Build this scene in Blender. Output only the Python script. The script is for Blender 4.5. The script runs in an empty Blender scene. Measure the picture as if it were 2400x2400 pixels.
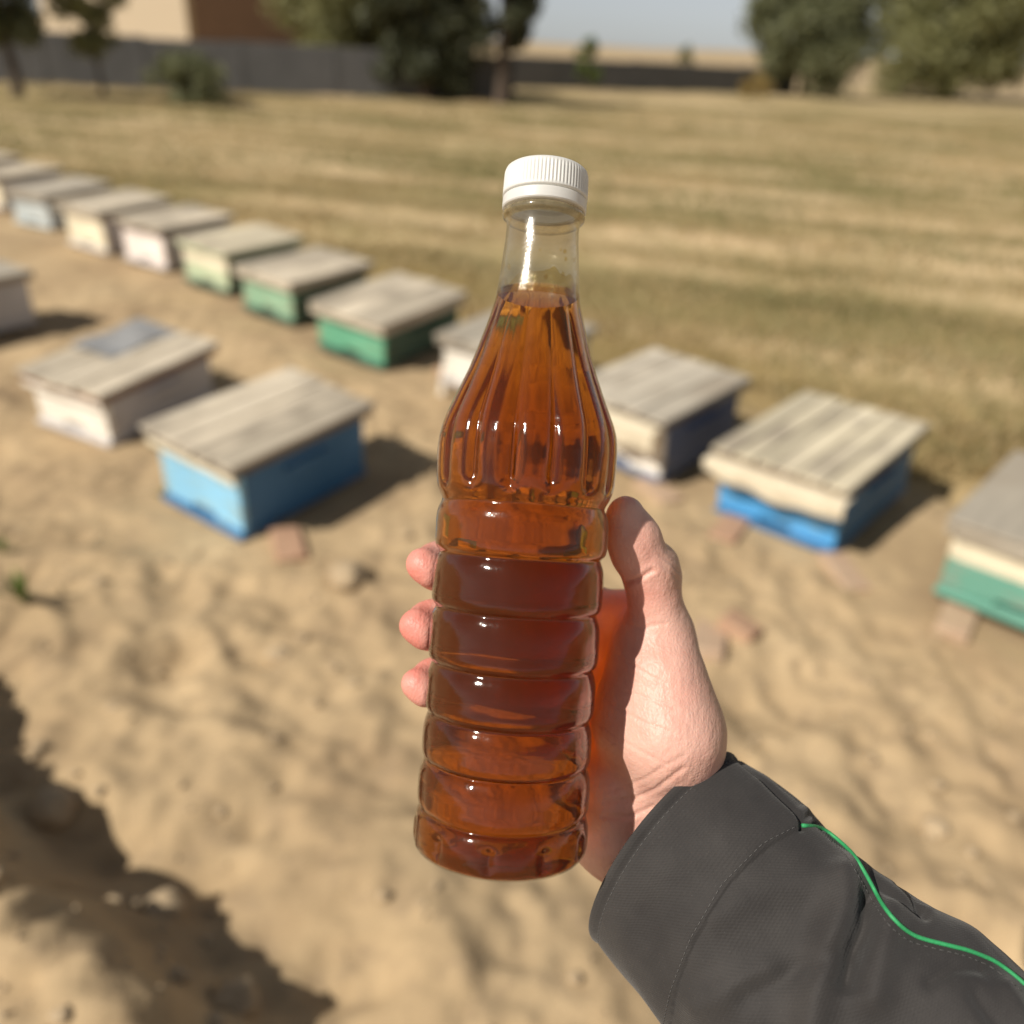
import bpy, bmesh, math, random
import numpy as np
from mathutils import Vector, Matrix
from mathutils.bvhtree import BVHTree

random.seed(7)
rng = np.random.default_rng(7)
sc = bpy.context.scene
COL = sc.collection

# ---------------------------------------------------------------- camera
FPX, HCAM = 1950.0, 1.5
PITCH, ROLL = math.atan(1096 / FPX), math.radians(3.2)
_f = np.array([0, math.cos(PITCH), -math.sin(PITCH)])
_r = np.array([1.0, 0, 0])
_u = np.cross(_r, _f)
RV = math.cos(ROLL) * _r + math.sin(ROLL) * _u
UV = -math.sin(ROLL) * _r + math.cos(ROLL) * _u
WV = _f
CAM = np.array([0, 0, HCAM])
cd = bpy.data.cameras.new('camera')
cam = bpy.data.objects.new('camera', cd)
COL.objects.link(cam)
cam.matrix_world = Matrix([[RV[i], UV[i], -WV[i], CAM[i]] for i in range(3)] + [[0, 0, 0, 1]])
cd.sensor_width = 36
cd.lens = FPX / 2400 * 36
cd.clip_start, cd.clip_end = 0.02, 20000
cd.dof.use_dof = True
cd.dof.focus_distance = 0.307
cd.dof.aperture_fstop = 4.7
sc.camera = cam

# ---------------------------------------------------------------- sky and sun
SUN_EL, SUN_AZ = math.radians(44), math.radians(215)      # azimuth from +x, counter-clockwise
sdir = Vector((math.cos(SUN_EL) * math.cos(SUN_AZ), math.cos(SUN_EL) * math.sin(SUN_AZ), math.sin(SUN_EL)))
w = bpy.data.worlds.new('World')
sc.world = w
w.use_nodes = True
nt = w.node_tree
sky = nt.nodes.new('ShaderNodeTexSky')
sky.sky_type = 'NISHITA'
sky.sun_disc = False
sky.sun_elevation = SUN_EL
sky.sun_rotation = math.atan2(sdir.x, sdir.y) % (2 * math.pi)
sky.air_density, sky.dust_density, sky.ozone_density = 0.6, 0.5, 0.4
sky.altitude = 200
bg = nt.nodes['Background']
bg.inputs['Strength'].default_value = 0.078
hs = nt.nodes.new('ShaderNodeHueSaturation')        # dusty, hazy air: a greyer sky all round
hs.inputs['Saturation'].default_value = 0.30
nt.links.new(sky.outputs[0], hs.inputs['Color'])
nt.links.new(hs.outputs[0], bg.inputs['Color'])
sl = bpy.data.lights.new('sun', 'SUN')
sl.energy, sl.angle, sl.color = 5.0, math.radians(0.53), (1.0, 0.93, 0.82)
so = bpy.data.objects.new('sun', sl)
COL.objects.link(so)
so.rotation_euler = (-sdir).to_track_quat('-Z', 'Y').to_euler()

vs = sc.view_settings
vs.view_transform, vs.look, vs.gamma, vs.use_curve_mapping = 'Standard', 'None', 1.0, False
vs.exposure = 0.06
sc.render.engine = 'CYCLES'
cy = sc.cycles
cy.use_denoising = True
cy.max_bounces, cy.transmission_bounces, cy.glossy_bounces, cy.diffuse_bounces = 14, 14, 6, 4
cy.transparent_max_bounces = 24
cy.caustics_reflective = False
cy.caustics_refractive = True
cy.blur_glossy = 0.6
cy.sample_clamp_indirect = 1.1

# ---------------------------------------------------------------- helpers
def hexlin(r, g, b):
    f = lambda c: (c / 255 / 12.92) if c / 255 < 0.04045 else ((c / 255 + 0.055) / 1.055) ** 2.4
    return (f(r), f(g), f(b), 1)

def ray(px, py):
    return RV * (px - 1200) / FPX + UV * (1200 - py) / FPX + WV

def c2w(v):                      # camera-space metres (right, up, depth) to world
    v = np.asarray(v, float)
    return CAM + v[..., 0:1] * RV + v[..., 1:2] * UV + v[..., 2:3] * WV

def pc(px, py, z):               # photo pixel + depth to camera-space metres
    return np.array([(px - 1200) / FPX * z, (1200 - py) / FPX * z, z])

def hash2(i, j, s):
    v = np.sin(i * 127.1 + j * 311.7 + s * 74.7) * 43758.5453
    return v - np.floor(v)

def vn(x, y, s=0):
    xi, yi = np.floor(x), np.floor(y)
    fx, fy = x - xi, y - yi
    fx, fy = fx * fx * fx * (fx * (fx * 6 - 15) + 10), fy * fy * fy * (fy * (fy * 6 - 15) + 10)
    a, b = hash2(xi, yi, s), hash2(xi + 1, yi, s)
    c, d = hash2(xi, yi + 1, s), hash2(xi + 1, yi + 1, s)
    return (a + (b - a) * fx) * (1 - fy) + (c + (d - c) * fx) * fy - 0.5

def sstep(a, b, x):
    t = np.clip((x - a) / (b - a), 0, 1)
    return t * t * (3 - 2 * t)

def mesh_obj(name, verts, faces, mat=None, parent=None, smooth=False):
    me = bpy.data.meshes.new(name)
    verts = np.asarray(verts, np.float32)
    if isinstance(faces, np.ndarray):
        n, k = faces.shape
        me.vertices.add(len(verts)); me.vertices.foreach_set('co', verts.ravel())
        me.loops.add(n * k); me.loops.foreach_set('vertex_index', faces.astype(np.int32).ravel())
        me.polygons.add(n)
        me.polygons.foreach_set('loop_start', np.arange(0, n * k, k, dtype=np.int32))
        me.polygons.foreach_set('loop_total', np.full(n, k, np.int32))
        me.update(calc_edges=True); me.validate()
    else:
        me.from_pydata([tuple(map(float, v)) for v in verts], [], faces)
    if mat:
        me.materials.append(mat)
    if smooth:
        me.polygons.foreach_set('use_smooth', np.ones(len(me.polygons), bool))
    o = bpy.data.objects.new(name, me)
    COL.objects.link(o)
    if parent:
        o.parent = parent
    return o

def bm_obj(name, bm, mat=None, parent=None, smooth=False):
    me = bpy.data.meshes.new(name)
    bm.normal_update()
    bm.to_mesh(me); bm.free()
    if mat:
        me.materials.append(mat)
    if smooth:
        me.polygons.foreach_set('use_smooth', np.ones(len(me.polygons), bool))
    o = bpy.data.objects.new(name, me)
    COL.objects.link(o)
    if parent:
        o.parent = parent
    return o

def empty(name, M):
    o = bpy.data.objects.new(name, None)
    o.empty_display_size = 0.05
    COL.objects.link(o)
    o.matrix_world = M
    return o

def tag(o, label, cat, group=None, kind=None):
    if label: o['label'] = label
    if cat: o['category'] = cat
    if group: o['group'] = group
    if kind: o['kind'] = kind
    return o

def bbox(bm, c, s, rot=None, bev=0.004, jitter=0.0):
    """a chamfered box added to a bmesh"""
    t = bmesh.new()
    bmesh.ops.create_cube(t, size=1)
    for v in t.verts:
        v.co = Vector((v.co.x * s[0], v.co.y * s[1], v.co.z * s[2]))
        if jitter:
            v.co += Vector([random.uniform(-jitter, jitter) for _ in range(3)])
    if bev:
        bmesh.ops.bevel(t, geom=t.edges[:], offset=bev, segments=1, affect='EDGES')
    M = Matrix.Translation(Vector(c)) @ (rot.to_4x4() if rot else Matrix())
    t.transform(M)
    me = bpy.data.meshes.new('tmp'); t.to_mesh(me); t.free()
    bm.from_mesh(me); bpy.data.meshes.remove(me)

def box_obj(name, c, s, mat, parent, rot=None, bev=0.004, jitter=0.0):
    bm = bmesh.new(); bbox(bm, c, s, rot, bev, jitter)
    return bm_obj(name, bm, mat, parent)

def tube_arrays(pts, rad, n=8):
    pts = np.asarray(pts, float); m = len(pts)
    rad = np.full(m, rad) if np.isscalar(rad) else np.asarray(rad)
    tg = np.gradient(pts, axis=0); tg /= np.linalg.norm(tg, axis=1, keepdims=True) + 1e-12
    ref = np.array([0.31, 0.17, 0.93])
    V = []
    for i in range(m):
        a = np.cross(tg[i], ref); a /= np.linalg.norm(a) + 1e-9
        b = np.cross(tg[i], a)
        for k in range(n):
            t = 2 * math.pi * k / n
            V.append(pts[i] + rad[i] * (math.cos(t) * a + math.sin(t) * b))
    F = [(i * n + k, i * n + (k + 1) % n, (i + 1) * n + (k + 1) % n, (i + 1) * n + k) for i in range(m - 1) for k in range(n)]
    F.append(tuple(range(n))[::-1]); F.append(tuple((m - 1) * n + k for k in range(n)))
    return V, F

def smooth_path(pts, n):
    pts = np.asarray(pts, float)
    t = np.zeros(len(pts)); t[1:] = np.cumsum(np.linalg.norm(np.diff(pts, axis=0), axis=1))
    q = np.linspace(0, t[-1], n)
    P = np.stack([np.interp(q, t, pts[:, i]) for i in range(pts.shape[1])], 1)
    for _ in range(max(2, n // 12)):
        P[1:-1] = (P[:-2] + 2 * P[1:-1] + P[2:]) / 4
    return P

# ---------------------------------------------------------------- materials
class NB:
    """small node-building helper"""
    def __init__(s, name):
        s.m = bpy.data.materials.new(name); s.m.use_nodes = True
        s.t = s.m.node_tree; s.b = s.t.nodes['Principled BSDF']; s.out = s.t.nodes['Material Output']
    def n(s, typ, **kw):
        x = s.t.nodes.new(typ)
        for k, v in kw.items(): setattr(x, k, v)
        return x
    def l(s, a, b): s.t.links.new(a, b)
    def coord(s, kind='Object'):
        return s.n('ShaderNodeTexCoord').outputs[kind]
    def noise(s, vec, scale, detail=4, rough=0.55, dist=0.0):
        x = s.n('ShaderNodeTexNoise'); x.inputs['Scale'].default_value = scale
        x.inputs['Detail'].default_value = detail; x.inputs['Roughness'].default_value = rough
        x.inputs['Distortion'].default_value = dist
        if vec is not None: s.l(vec, x.inputs['Vector'])
        return x.outputs['Fac']
    def mapping(s, vec, scale=(1, 1, 1), rot=(0, 0, 0), loc=(0, 0, 0)):
        x = s.n('ShaderNodeMapping'); x.inputs['Scale'].default_value = scale
        x.inputs['Rotation'].default_value = rot; x.inputs['Location'].default_value = loc
        s.l(vec, x.inputs['Vector']); return x.outputs[0]
    def ramp(s, fac, stops):
        x = s.n('ShaderNodeValToRGB'); r = x.color_ramp
        while len(r.elements) < len(stops): r.elements.new(0.5)
        for e, (p, c) in zip(r.elements, stops): e.position = p; e.color = tuple(c[:3]) + (1,)
        s.l(fac, x.inputs[0]); return x.outputs[0]
    def mix(s, fac, a, b, mode='MIX'):
        x = s.n('ShaderNodeMix', data_type='RGBA', blend_type=mode)
        for v, i in ((fac, 0), (a, 6), (b, 7)):
            if hasattr(v, 'node'): s.l(v, x.inputs[i])
            else: x.inputs[i].default_value = v if i == 0 else tuple(v[:3]) + (1,)
        return x.outputs[2]
    def math(s, op, a, b=None, clamp=False):
        x = s.n('ShaderNodeMath', operation=op, use_clamp=clamp)
        for v, i in ((a, 0), (b, 1)):
            if v is None: continue
            if hasattr(v, 'node'): s.l(v, x.inputs[i])
            else: x.inputs[i].default_value = v
        return x.outputs[0]
    def bump(s, h, strength, dist):
        x = s.n('ShaderNodeBump'); x.inputs['Strength'].default_value = strength; x.inputs['Distance'].default_value = dist
        s.l(h, x.inputs['Height'])
        if s.b.inputs['Normal'].is_linked: s.l(s.b.inputs['Normal'].links[0].from_socket, x.inputs['Normal'])
        s.l(x.outputs[0], s.b.inputs['Normal'])
    def col(s, c):
        if hasattr(c, 'node'): s.l(c, s.b.inputs['Base Color'])
        else: s.b.inputs['Base Color'].default_value = tuple(c[:3]) + (1,)
    def set(s, **kw):
        for k, v in kw.items(): s.b.inputs[k.replace('_', ' ')].default_value = v

def paint(name, c, wear=0.35, under=(0.33, 0.27, 0.2), rough=0.6):
    """flaking, sun-bleached paint over board"""
    q = NB(name); o = q.coord()
    n1 = q.noise(q.mapping(o, (1, 1, 3)), 7, 6, 0.65)
    n2 = q.noise(o, 2.2, 3)
    base = q.mix(q.ramp(n2, [(0.35, (0, 0, 0)), (0.7, (1, 1, 1))]), c, tuple(min(1, x * 1.25 + 0.03) for x in c[:3]))
    q.col(q.mix(q.ramp(n1, [(0.61 - wear * 0.25, (0, 0, 0)), (0.69 - wear * 0.2, (1, 1, 1))]), base, under))
    q.set(Roughness=rough); q.bump(n1, 0.3, 0.004)
    return q.m

def wood(name, c1, c2, axis=1):
    q = NB(name); o = q.n('ShaderNodeObjectInfo')
    co = q.coord()
    off = q.n('ShaderNodeVectorMath', operation='ADD')
    q.l(co, off.inputs[0])
    sc3 = q.n('ShaderNodeVectorMath', operation='SCALE'); q.l(o.outputs['Location'], sc3.inputs[0]); sc3.inputs['Scale'].default_value = 3.1
    q.l(sc3.outputs[0], off.inputs[1])
    s = [14, 14, 14]; s[axis] = 1.2
    g = q.noise(q.mapping(off.outputs[0], s), 3.0, 6, 0.6)
    big = q.noise(off.outputs[0], 2.6, 2)
    col = q.mix(q.ramp(g, [(0.3, (0, 0, 0)), (0.72, (1, 1, 1))]), c1, c2)
    rnd = q.math('ADD', q.math('MULTIPLY', o.outputs['Random'], 0.5), 0.75)
    comb = q.n('ShaderNodeCombineColor')
    for i in range(3): q.l(rnd, comb.inputs[i])
    col = q.mix(1.0, col, comb.outputs[0], 'MULTIPLY')
    col = q.mix(q.ramp(big, [(0.48, (0, 0, 0)), (0.68, (0.9, 0.9, 0.9))]), col, (0.31, 0.265, 0.205))
    q.col(col); q.set(Roughness=0.85); q.bump(g, 0.5, 0.004)
    return q.m

def plain(name, c, c2=None, scale=8, rough=0.8, bump=0.3, bd=0.01):
    q = NB(name); o = q.coord(); n = q.noise(o, scale, 5, 0.6)
    q.col(q.mix(q.ramp(n, [(0.3, (0, 0, 0)), (0.7, (1, 1, 1))]), c, c2 or tuple(x * 0.7 for x in c[:3])))
    q.set(Roughness=rough)
    if bump: q.bump(n, bump, bd)
    return q.m

def leafmat(name, c, c2):
    q = NB(name)
    g = q.n('ShaderNodeNewGeometry')
    q.col(q.mix(g.outputs['Random Per Island'], c, c2))
    q.set(Roughness=0.6)
    tr = q.n('ShaderNodeBsdfTranslucent'); tr.inputs['Color'].default_value = tuple(x * 1.3 for x in c[:3]) + (1,)
    ms = q.n('ShaderNodeMixShader'); ms.inputs[0].default_value = 0.25
    q.l(q.b.outputs[0], ms.inputs[1]); q.l(tr.outputs[0], ms.inputs[2]); q.l(ms.outputs[0], q.out.inputs['Surface'])
    return q.m

def ground_mat():
    q = NB('sand_and_field'); o = q.coord('Object')
    # sand
    n1 = q.noise(o, 1.6, 6, 0.6); n2 = q.noise(o, 14, 5, 0.65)
    sand = q.ramp(n1, [(0.33, (0.31, 0.22, 0.13)), (0.5, (0.43, 0.315, 0.185)), (0.70, (0.52, 0.39, 0.235))])
    sand = q.mix(q.ramp(n2, [(0.5, (0, 0, 0)), (0.72, (1, 1, 1))]), sand, (0.32, 0.235, 0.145))
    # field: mown rows of straw over short grass
    r = q.mapping(o, (1, 1, 1), (0, 0, math.radians(14)))
    rs = q.mapping(r, (0.13, 0.8, 1))
    f1 = q.noise(rs, 1.15, 5, 0.62, 0.4); f2 = q.noise(r, 2.4, 6, 0.7); f3 = q.noise(q.mapping(r, (0.05, 0.25, 1)), 1.0, 3)
    straw = q.ramp(f1, [(0.39, (0.22, 0.175, 0.08)), (0.48, (0.35, 0.265, 0.135)), (0.55, (0.56, 0.42, 0.25))])
    fld = q.mix(q.ramp(f2, [(0.46, (0, 0, 0)), (0.66, (0.7, 0.7, 0.7))]), straw, (0.25, 0.21, 0.095))
    fld = q.mix(q.ramp(f3, [(0.45, (0, 0, 0)), (0.8, (0.75, 0.75, 0.75))]), fld, (0.23, 0.20, 0.085))
    # border: behind the row of hives
    s = q.n('ShaderNodeSeparateXYZ'); q.l(o, s.inputs[0])
    d = q.math('ADD', q.math('MULTIPLY', s.outputs[0], 0.655), q.math('MULTIPLY', s.outputs[1], 0.755))
    d = q.math('ADD', d, q.math('MULTIPLY', q.math('SUBTRACT', q.noise(o, 1.3, 4), 0.5), 1.2))
    m = q.math('MULTIPLY', q.math('SUBTRACT', d, 3.15), 1.8, True)
    edge = q.math('MULTIPLY', m, q.math('MULTIPLY', q.math('SUBTRACT', 4.6, d), 1.5, True))
    c = q.mix(m, sand, fld)
    c = q.mix(q.math('MULTIPLY', edge, 0.75), c, (0.25, 0.18, 0.075))
    far = q.math('MULTIPLY', q.math('SUBTRACT', s.outputs[1], 40), 0.03, True)
    c = q.mix(far, c, q.ramp(q.noise(q.mapping(o, (0.02, 0.06, 1)), 0.4, 4), [(0.35, (0.36, 0.27, 0.16)), (0.65, (0.47, 0.36, 0.22))]))
    q.col(c); q.set(Roughness=0.95, Specular_IOR_Level=0.15)
    q.bump(n2, 0.5, 0.012); q.bump(q.noise(o, 60, 3), 0.4, 0.004)
    return q.m

M = {}
M['ground'] = ground_mat()
M['wood'] = wood('weathered_plank', (0.46, 0.395, 0.30), (0.66, 0.58, 0.455))
M['wood_grey'] = wood('grey_plank', (0.39, 0.35, 0.285), (0.56, 0.50, 0.405))
M['wood_pale'] = wood('pale_plank', (0.48, 0.42, 0.30), (0.65, 0.58, 0.435))
M['rim'] = wood('dark_rim_wood', (0.17, 0.13, 0.10), (0.27, 0.21, 0.15))
M['rust'] = plain('rusty_brown_rim', (0.27, 0.12, 0.055), (0.18, 0.09, 0.05), 12)
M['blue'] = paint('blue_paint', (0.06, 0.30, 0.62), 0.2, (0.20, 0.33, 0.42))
M['shadeblue'] = paint('shaded_blue_paint', (0.022, 0.115, 0.25), 0.15, (0.06, 0.13, 0.2))  # hive blue darkened: the shade on the sides is put into the colour
M['shadegreen'] = paint('shaded_green_paint', (0.022, 0.07, 0.048), 0.2, (0.06, 0.075, 0.05))  # green hives' sides, with their shade painted in as a near-black green
M['skyblue'] = paint('sky_blue_paint', (0.22, 0.49, 0.70), 0.35, (0.36, 0.48, 0.46))
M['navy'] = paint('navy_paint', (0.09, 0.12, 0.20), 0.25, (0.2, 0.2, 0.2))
M['green'] = paint('green_paint', (0.105, 0.34, 0.21), 0.25, (0.22, 0.33, 0.2))
M['sage'] = paint('sage_paint', (0.22, 0.38, 0.25), 0.35, (0.3, 0.3, 0.2))
M['palegreen'] = paint('pale_green_paint', (0.42, 0.50, 0.33), 0.3, (0.4, 0.36, 0.25))
M['teal'] = paint('teal_green_paint', (0.11, 0.29, 0.22), 0.3, (0.25, 0.3, 0.24))
M['white'] = paint('white_paint', (0.74, 0.70, 0.62), 0.2, (0.5, 0.44, 0.34))
M['pinkwhite'] = paint('pinkish_white_paint', (0.76, 0.68, 0.63), 0.2, (0.5, 0.4, 0.34))
M['cream'] = paint('cream_paint', (0.70, 0.63, 0.47), 0.2, (0.5, 0.44, 0.3))
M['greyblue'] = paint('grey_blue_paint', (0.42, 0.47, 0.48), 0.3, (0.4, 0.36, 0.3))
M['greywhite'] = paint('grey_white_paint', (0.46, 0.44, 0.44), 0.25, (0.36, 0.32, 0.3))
M['cloth'] = plain('cream_sacking', (0.70, 0.62, 0.47), (0.58, 0.50, 0.36), 30, 0.95, 0.4, 0.004)
M['tin'] = plain('dull_tin', (0.42, 0.43, 0.44), (0.30, 0.29, 0.28), 10, 0.45, 0.2)
M['brick'] = plain('fired_brick', (0.46, 0.29, 0.185), (0.38, 0.225, 0.145), 18, 0.9, 0.6)
M['brick_pale'] = plain('dusty_brick', (0.46, 0.335, 0.225), (0.42, 0.285, 0.195), 18, 0.9, 0.6)
M['stone'] = plain('dry_clod', (0.46, 0.35, 0.22), (0.36, 0.27, 0.17), 16, 0.95, 0.8)
M['concrete'] = plain('grey_concrete', (0.098, 0.096, 0.095), (0.072, 0.071, 0.071), 1.5, 0.9, 0.3)
M['tanwall'] = plain('tan_brickwork', (0.56, 0.41, 0.25), (0.47, 0.34, 0.20), 3, 0.9, 0.3)
M['bark'] = plain('bark', (0.105, 0.075, 0.055), (0.06, 0.045, 0.033), 10, 0.95, 0.8)
M['leaf_dark'] = leafmat('dark_leaf', (0.085, 0.092, 0.045), (0.05, 0.056, 0.028))
M['leaf_olive'] = leafmat('olive_leaf', (0.27, 0.265, 0.115), (0.16, 0.16, 0.065))
M['leaf_mid'] = leafmat('mid_leaf', (0.205, 0.215, 0.11), (0.115, 0.125, 0.06))
M['leaf_bright'] = leafmat('bright_leaf', (0.15, 0.21, 0.04), (0.10, 0.14, 0.03))
M['leaf_dry'] = leafmat('dry_leaf', (0.40, 0.29, 0.10), (0.27, 0.20, 0.07))
M['straw'] = leafmat('straw_blade', (0.46, 0.35, 0.18), (0.34, 0.26, 0.12))
M['grass'] = leafmat('grass_blade', (0.22, 0.20, 0.075), (0.15, 0.15, 0.05))

# ---------------------------------------------------------------- ground
FN = np.array([0.655, 0.755])           # across the row of hives, towards the field
_c, _s = math.cos(math.radians(-14)), math.sin(math.radians(-14))

PITS = [(rng.uniform(-2.2, 2.2), rng.uniform(0.7, 4.2), rng.uniform(0.04, 0.11), rng.uniform(0.3, 1.0), rng.uniform(0, 3.14)) for _ in range(200)]
HEAP0, HEAPD = np.array([-0.85, 1.12]), np.array([0.80, -0.60])
HEAPN = np.array([0.60, 0.80])

def height(x, y):
    d = FN[0] * x + FN[1] * y
    field = sstep(3.1, 4.0, d)
    h = 0.035 * vn(x * 1.1, y * 1.1, 1) + 0.035 * vn(x * 3.1, y * 3.1, 2) * (1 - 0.5 * field)
    h += (0.022 * vn(x * 5, y * 7, 3) + 0.018 * vn(x * 14, y * 14, 4) + 0.022 * vn(x * 27, y * 27, 5)) * (1 - 0.55 * field)
    for px, py, r, a, t in PITS:             # footprints and scuffs
        dx, dy = x - px, y - py
        u, v = math.cos(t) * dx + math.sin(t) * dy, -math.sin(t) * dx + math.cos(t) * dy
        q = (u / (1.8 * r)) ** 2 + (v / r) ** 2
        h += np.where(q < 9, (-0.32 * r * a) * np.exp(-q) + 0.12 * r * a * np.exp(-(np.sqrt(q) - 1.5) ** 2 * 5), 0)
    # mown rows
    rr = -_s * x + _c * y
    h += field * 0.022 * np.sin(rr * 2 * math.pi / 1.15 + 2.5 * vn(x * 0.15, y * 0.3, 6)) * (1 - sstep(25, 60, y))
    h += 0.10 * sstep(6, 30, y) * vn(x * 0.1, y * 0.1, 7) * 2
    # spoil heap in the lower left with a steep face turned from the sun
    e = HEAPN[0] * (x - HEAP0[0]) + HEAPN[1] * (y - HEAP0[1])
    a = HEAPD[0] * (x - HEAP0[0]) + HEAPD[1] * (y - HEAP0[1])
    e = e + 0.16 * vn(a * 2.6, e * 1.0, 8) + 0.05 * vn(a * 5, e * 5, 9)
    lump = 1 + 0.22 * vn(a * 2.2, e * 2.2, 10)
    prof = sstep(0.10, -0.26, e) * (1 - 0.75 * sstep(-0.36, -1.0, e))
    heap = 0.32 * prof * lump
    rough = sstep(0.1, -0.1, e) * sstep(-1.6, -0.9, e)
    heap += rough * (0.035 * vn(a * 9, e * 4, 11) + 0.045 * vn(a * 15, e * 8, 12) + 0.025 * vn(x * 27, y * 27, 13))
    fade = sstep(-2.2, -1.6, a) * (1 - sstep(1.4, 2.0, a)) if np.ndim(a) else 1
    h = h + heap * fade
    # dragged ridges beside the heap, and a gentle berm on the lit side
    nearz = 1 - sstep(1.5, 2.6, d)
    h += nearz * (0.032 * vn(a * 1.3, e * 3.6, 24) + 0.014 * vn(a * 4, e * 10, 25))
    h += 0.07 * np.exp(-((e - 0.28) / 0.22) ** 2) * fade * (0.7 + vn(a * 1.5, 0 * a, 14))
    # hives stand on trodden, nearly level sand
    for hx, hy in HSPOTS:
        h = h * (1 - np.exp(-(((x - hx) ** 2 + (y - hy) ** 2) / 0.50 ** 2) ** 3))
    # the plain rises a little towards the horizon
    h += 2.6 * sstep(120, 900, y) * (0.6 + vn(x * 0.004, y * 0.004, 15)) + 22 * sstep(1200, 2600, y + 300 * vn(x * 0.002, 0 * x, 17)) * (0.35 + vn(x * 0.0018, y * 0.001, 16))
    return h

# x, y, yaw, width, length, height of the lid's top, tilt across, tilt along, foot height
HIVES = {
 'h15': (-0.906, 2.725, -0.56, 0.45, 0.66, 0.318, -0.058, 0.032, 0.012),
 'h14': (-1.693, 3.367, -0.40, 0.44, 0.66, 0.265, -0.06, 0.048, 0.015),
 'h13': (-2.99, 4.27, -0.50, 0.49, 0.64, 0.30, 0.0, 0.0, 0.03),
 'h12': (1.735, 2.30, -0.74, 0.50, 0.66, 0.30, 0.02, 0.03, 0.044),
 'h11': (1.158, 2.864, -0.733, 0.51, 0.70, 0.297, 0.043, 0.053, 0.004),
 'h10': (0.59, 3.273, -0.76, 0.50, 0.60, 0.304, 0.015, 0.06, 0.024),
 'h9': (-0.02, 3.90, -0.50, 0.52, 0.66, 0.285, -0.025, -0.01, 0.03),
 'h8': (-0.718, 4.433, -0.558, 0.50, 0.70, 0.27, -0.055, 0.05, 0.03),
 'h7': (-1.327, 5.047, -0.594, 0.478, 0.67, 0.27, -0.039, 0.02, 0.028),
 'h6': (-1.888, 5.608, -0.546, 0.459, 0.68, 0.293, -0.05, 0.004, 0.023),
 'h5': (-2.514, 6.127, -0.507, 0.464, 0.66, 0.303, -0.033, 0.02, 0.021),
 'h4': (-3.101, 6.50, -0.54, 0.49, 0.63, 0.32, -0.026, 0.05, 0.025),
 'h3': (-3.90, 7.23, -0.40, 0.45, 0.68, 0.282, -0.03, 0.04, 0.021),
 'h2': (-4.62, 7.85, -0.45, 0.47, 0.67, 0.29, 0.0, 0.02, 0.02),
 'h1': (-5.32, 8.45, -0.48, 0.47, 0.67, 0.29, 0.0, 0.02, 0.02),
}
HSPOTS = [(v[0], v[1]) for v in HIVES.values()]

def axis_pts(lo, hi, step, end_lo, end_hi, g=1.035):
    mid = list(np.arange(lo, hi + step / 2, step))
    up, s, x = [], step, hi
    while x < end_hi: s *= g; x += s; up.append(x)
    dn, s, x = [], step, lo
    while x > end_lo: s *= g; x -= s; dn.append(x)
    return np.array(dn[::-1] + mid + up)

gx = axis_pts(-2.4, 2.2, 0.018, -3500, 3500, 1.045)
gy = axis_pts(0.55, 3.6, 0.018, -40, 6000, 1.032)
GX, GY = np.meshgrid(gx, gy)
GZ = height(GX, GY)
nx, ny = len(gx), len(gy)
idx = np.arange(nx * ny).reshape(ny, nx)
F4 = np.stack([idx[:-1, :-1], idx[:-1, 1:], idx[1:, 1:], idx[1:, :-1]], -1).reshape(-1, 4)
ground = mesh_obj('ground', np.stack([GX, GY, GZ], -1).reshape(-1, 3), F4, M['ground'], smooth=True)
ground['kind'] = 'structure'

def hz(x, y):
    return float(height(np.array([float(x)]), np.array([float(y)]))[0])

# ---------------------------------------------------------------- enclosure walls and building
def wall(name, a, b, hgt, th, npan, label):
    a, b = np.array(a, float), np.array(b, float)
    d = b - a; L = np.linalg.norm(d); ang = math.atan2(d[1], d[0])
    root = empty(name, Matrix.Translation((a[0], a[1], 0)) @ Matrix.Rotation(ang, 4, 'Z'))
    tag(root, label, 'wall', 'boundary walls of the yard')
    pw = L / npan
    for i in range(npan):
        hh = hgt + random.uniform(-0.03, 0.03)
        box_obj('panel', ((i + 0.5) * pw, 0, hh / 2 - 0.2), (pw - 0.16, th, hh + 0.4), M['concrete'], root, bev=0.02)
    for i in range(npan + 1):
        box_obj('pillar', (i * pw, 0, hgt / 2 - 0.18), (0.2, th + 0.03, hgt + 0.4), M['concrete'], root, bev=0.02)
    return root

wall('concrete_wall', (-17.5, 23.0), (-0.75, 26.6), 1.19, 0.2, 7, 'long dark grey concrete wall in front of the tan building')
wall('concrete_wall', (-1.2, 36.4), (11.9, 43.8), 1.12, 0.2, 5, 'low grey concrete wall running back from the dark slim tree to the right-hand trees')

broot = empty('brick_building', Matrix.Translation((-14.0, 38, 0)) @ Matrix.Rotation(math.radians(49), 4, 'Z'))
tag(broot, 'tan brick building with a sunlit side behind the grey wall', 'building')
# corner at the local origin; long shaded side along +x, sunlit side along +y
q = NB('sunlit_tan_bricks'); co = q.coord()
bt = q.n('ShaderNodeTexBrick'); bt.inputs['Scale'].default_value = 3.0
bt.inputs['Color1'].default_value = (0.56, 0.40, 0.235, 1); bt.inputs['Color2'].default_value = (0.49, 0.34, 0.19, 1); bt.inputs['Mortar'].default_value = (0.46, 0.37, 0.26, 1)
q.l(q.mapping(co, rot=(math.radians(90), 0, math.radians(90))), bt.inputs['Vector']); q.col(bt.outputs[0]); q.set(Roughness=0.9)
M['tanbrick'] = q.m
M['shadewall'] = plain('shaded_brickwork', (0.30, 0.18, 0.115), (0.23, 0.14, 0.09), 3, 0.9, 0.3)  # darker copy of the tan brickwork, shade of the long side painted in
box_obj('side_wall', (0.15, 7, 2.0), (0.3, 14, 4.6), M['tanbrick'], broot, bev=0.01)
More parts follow.
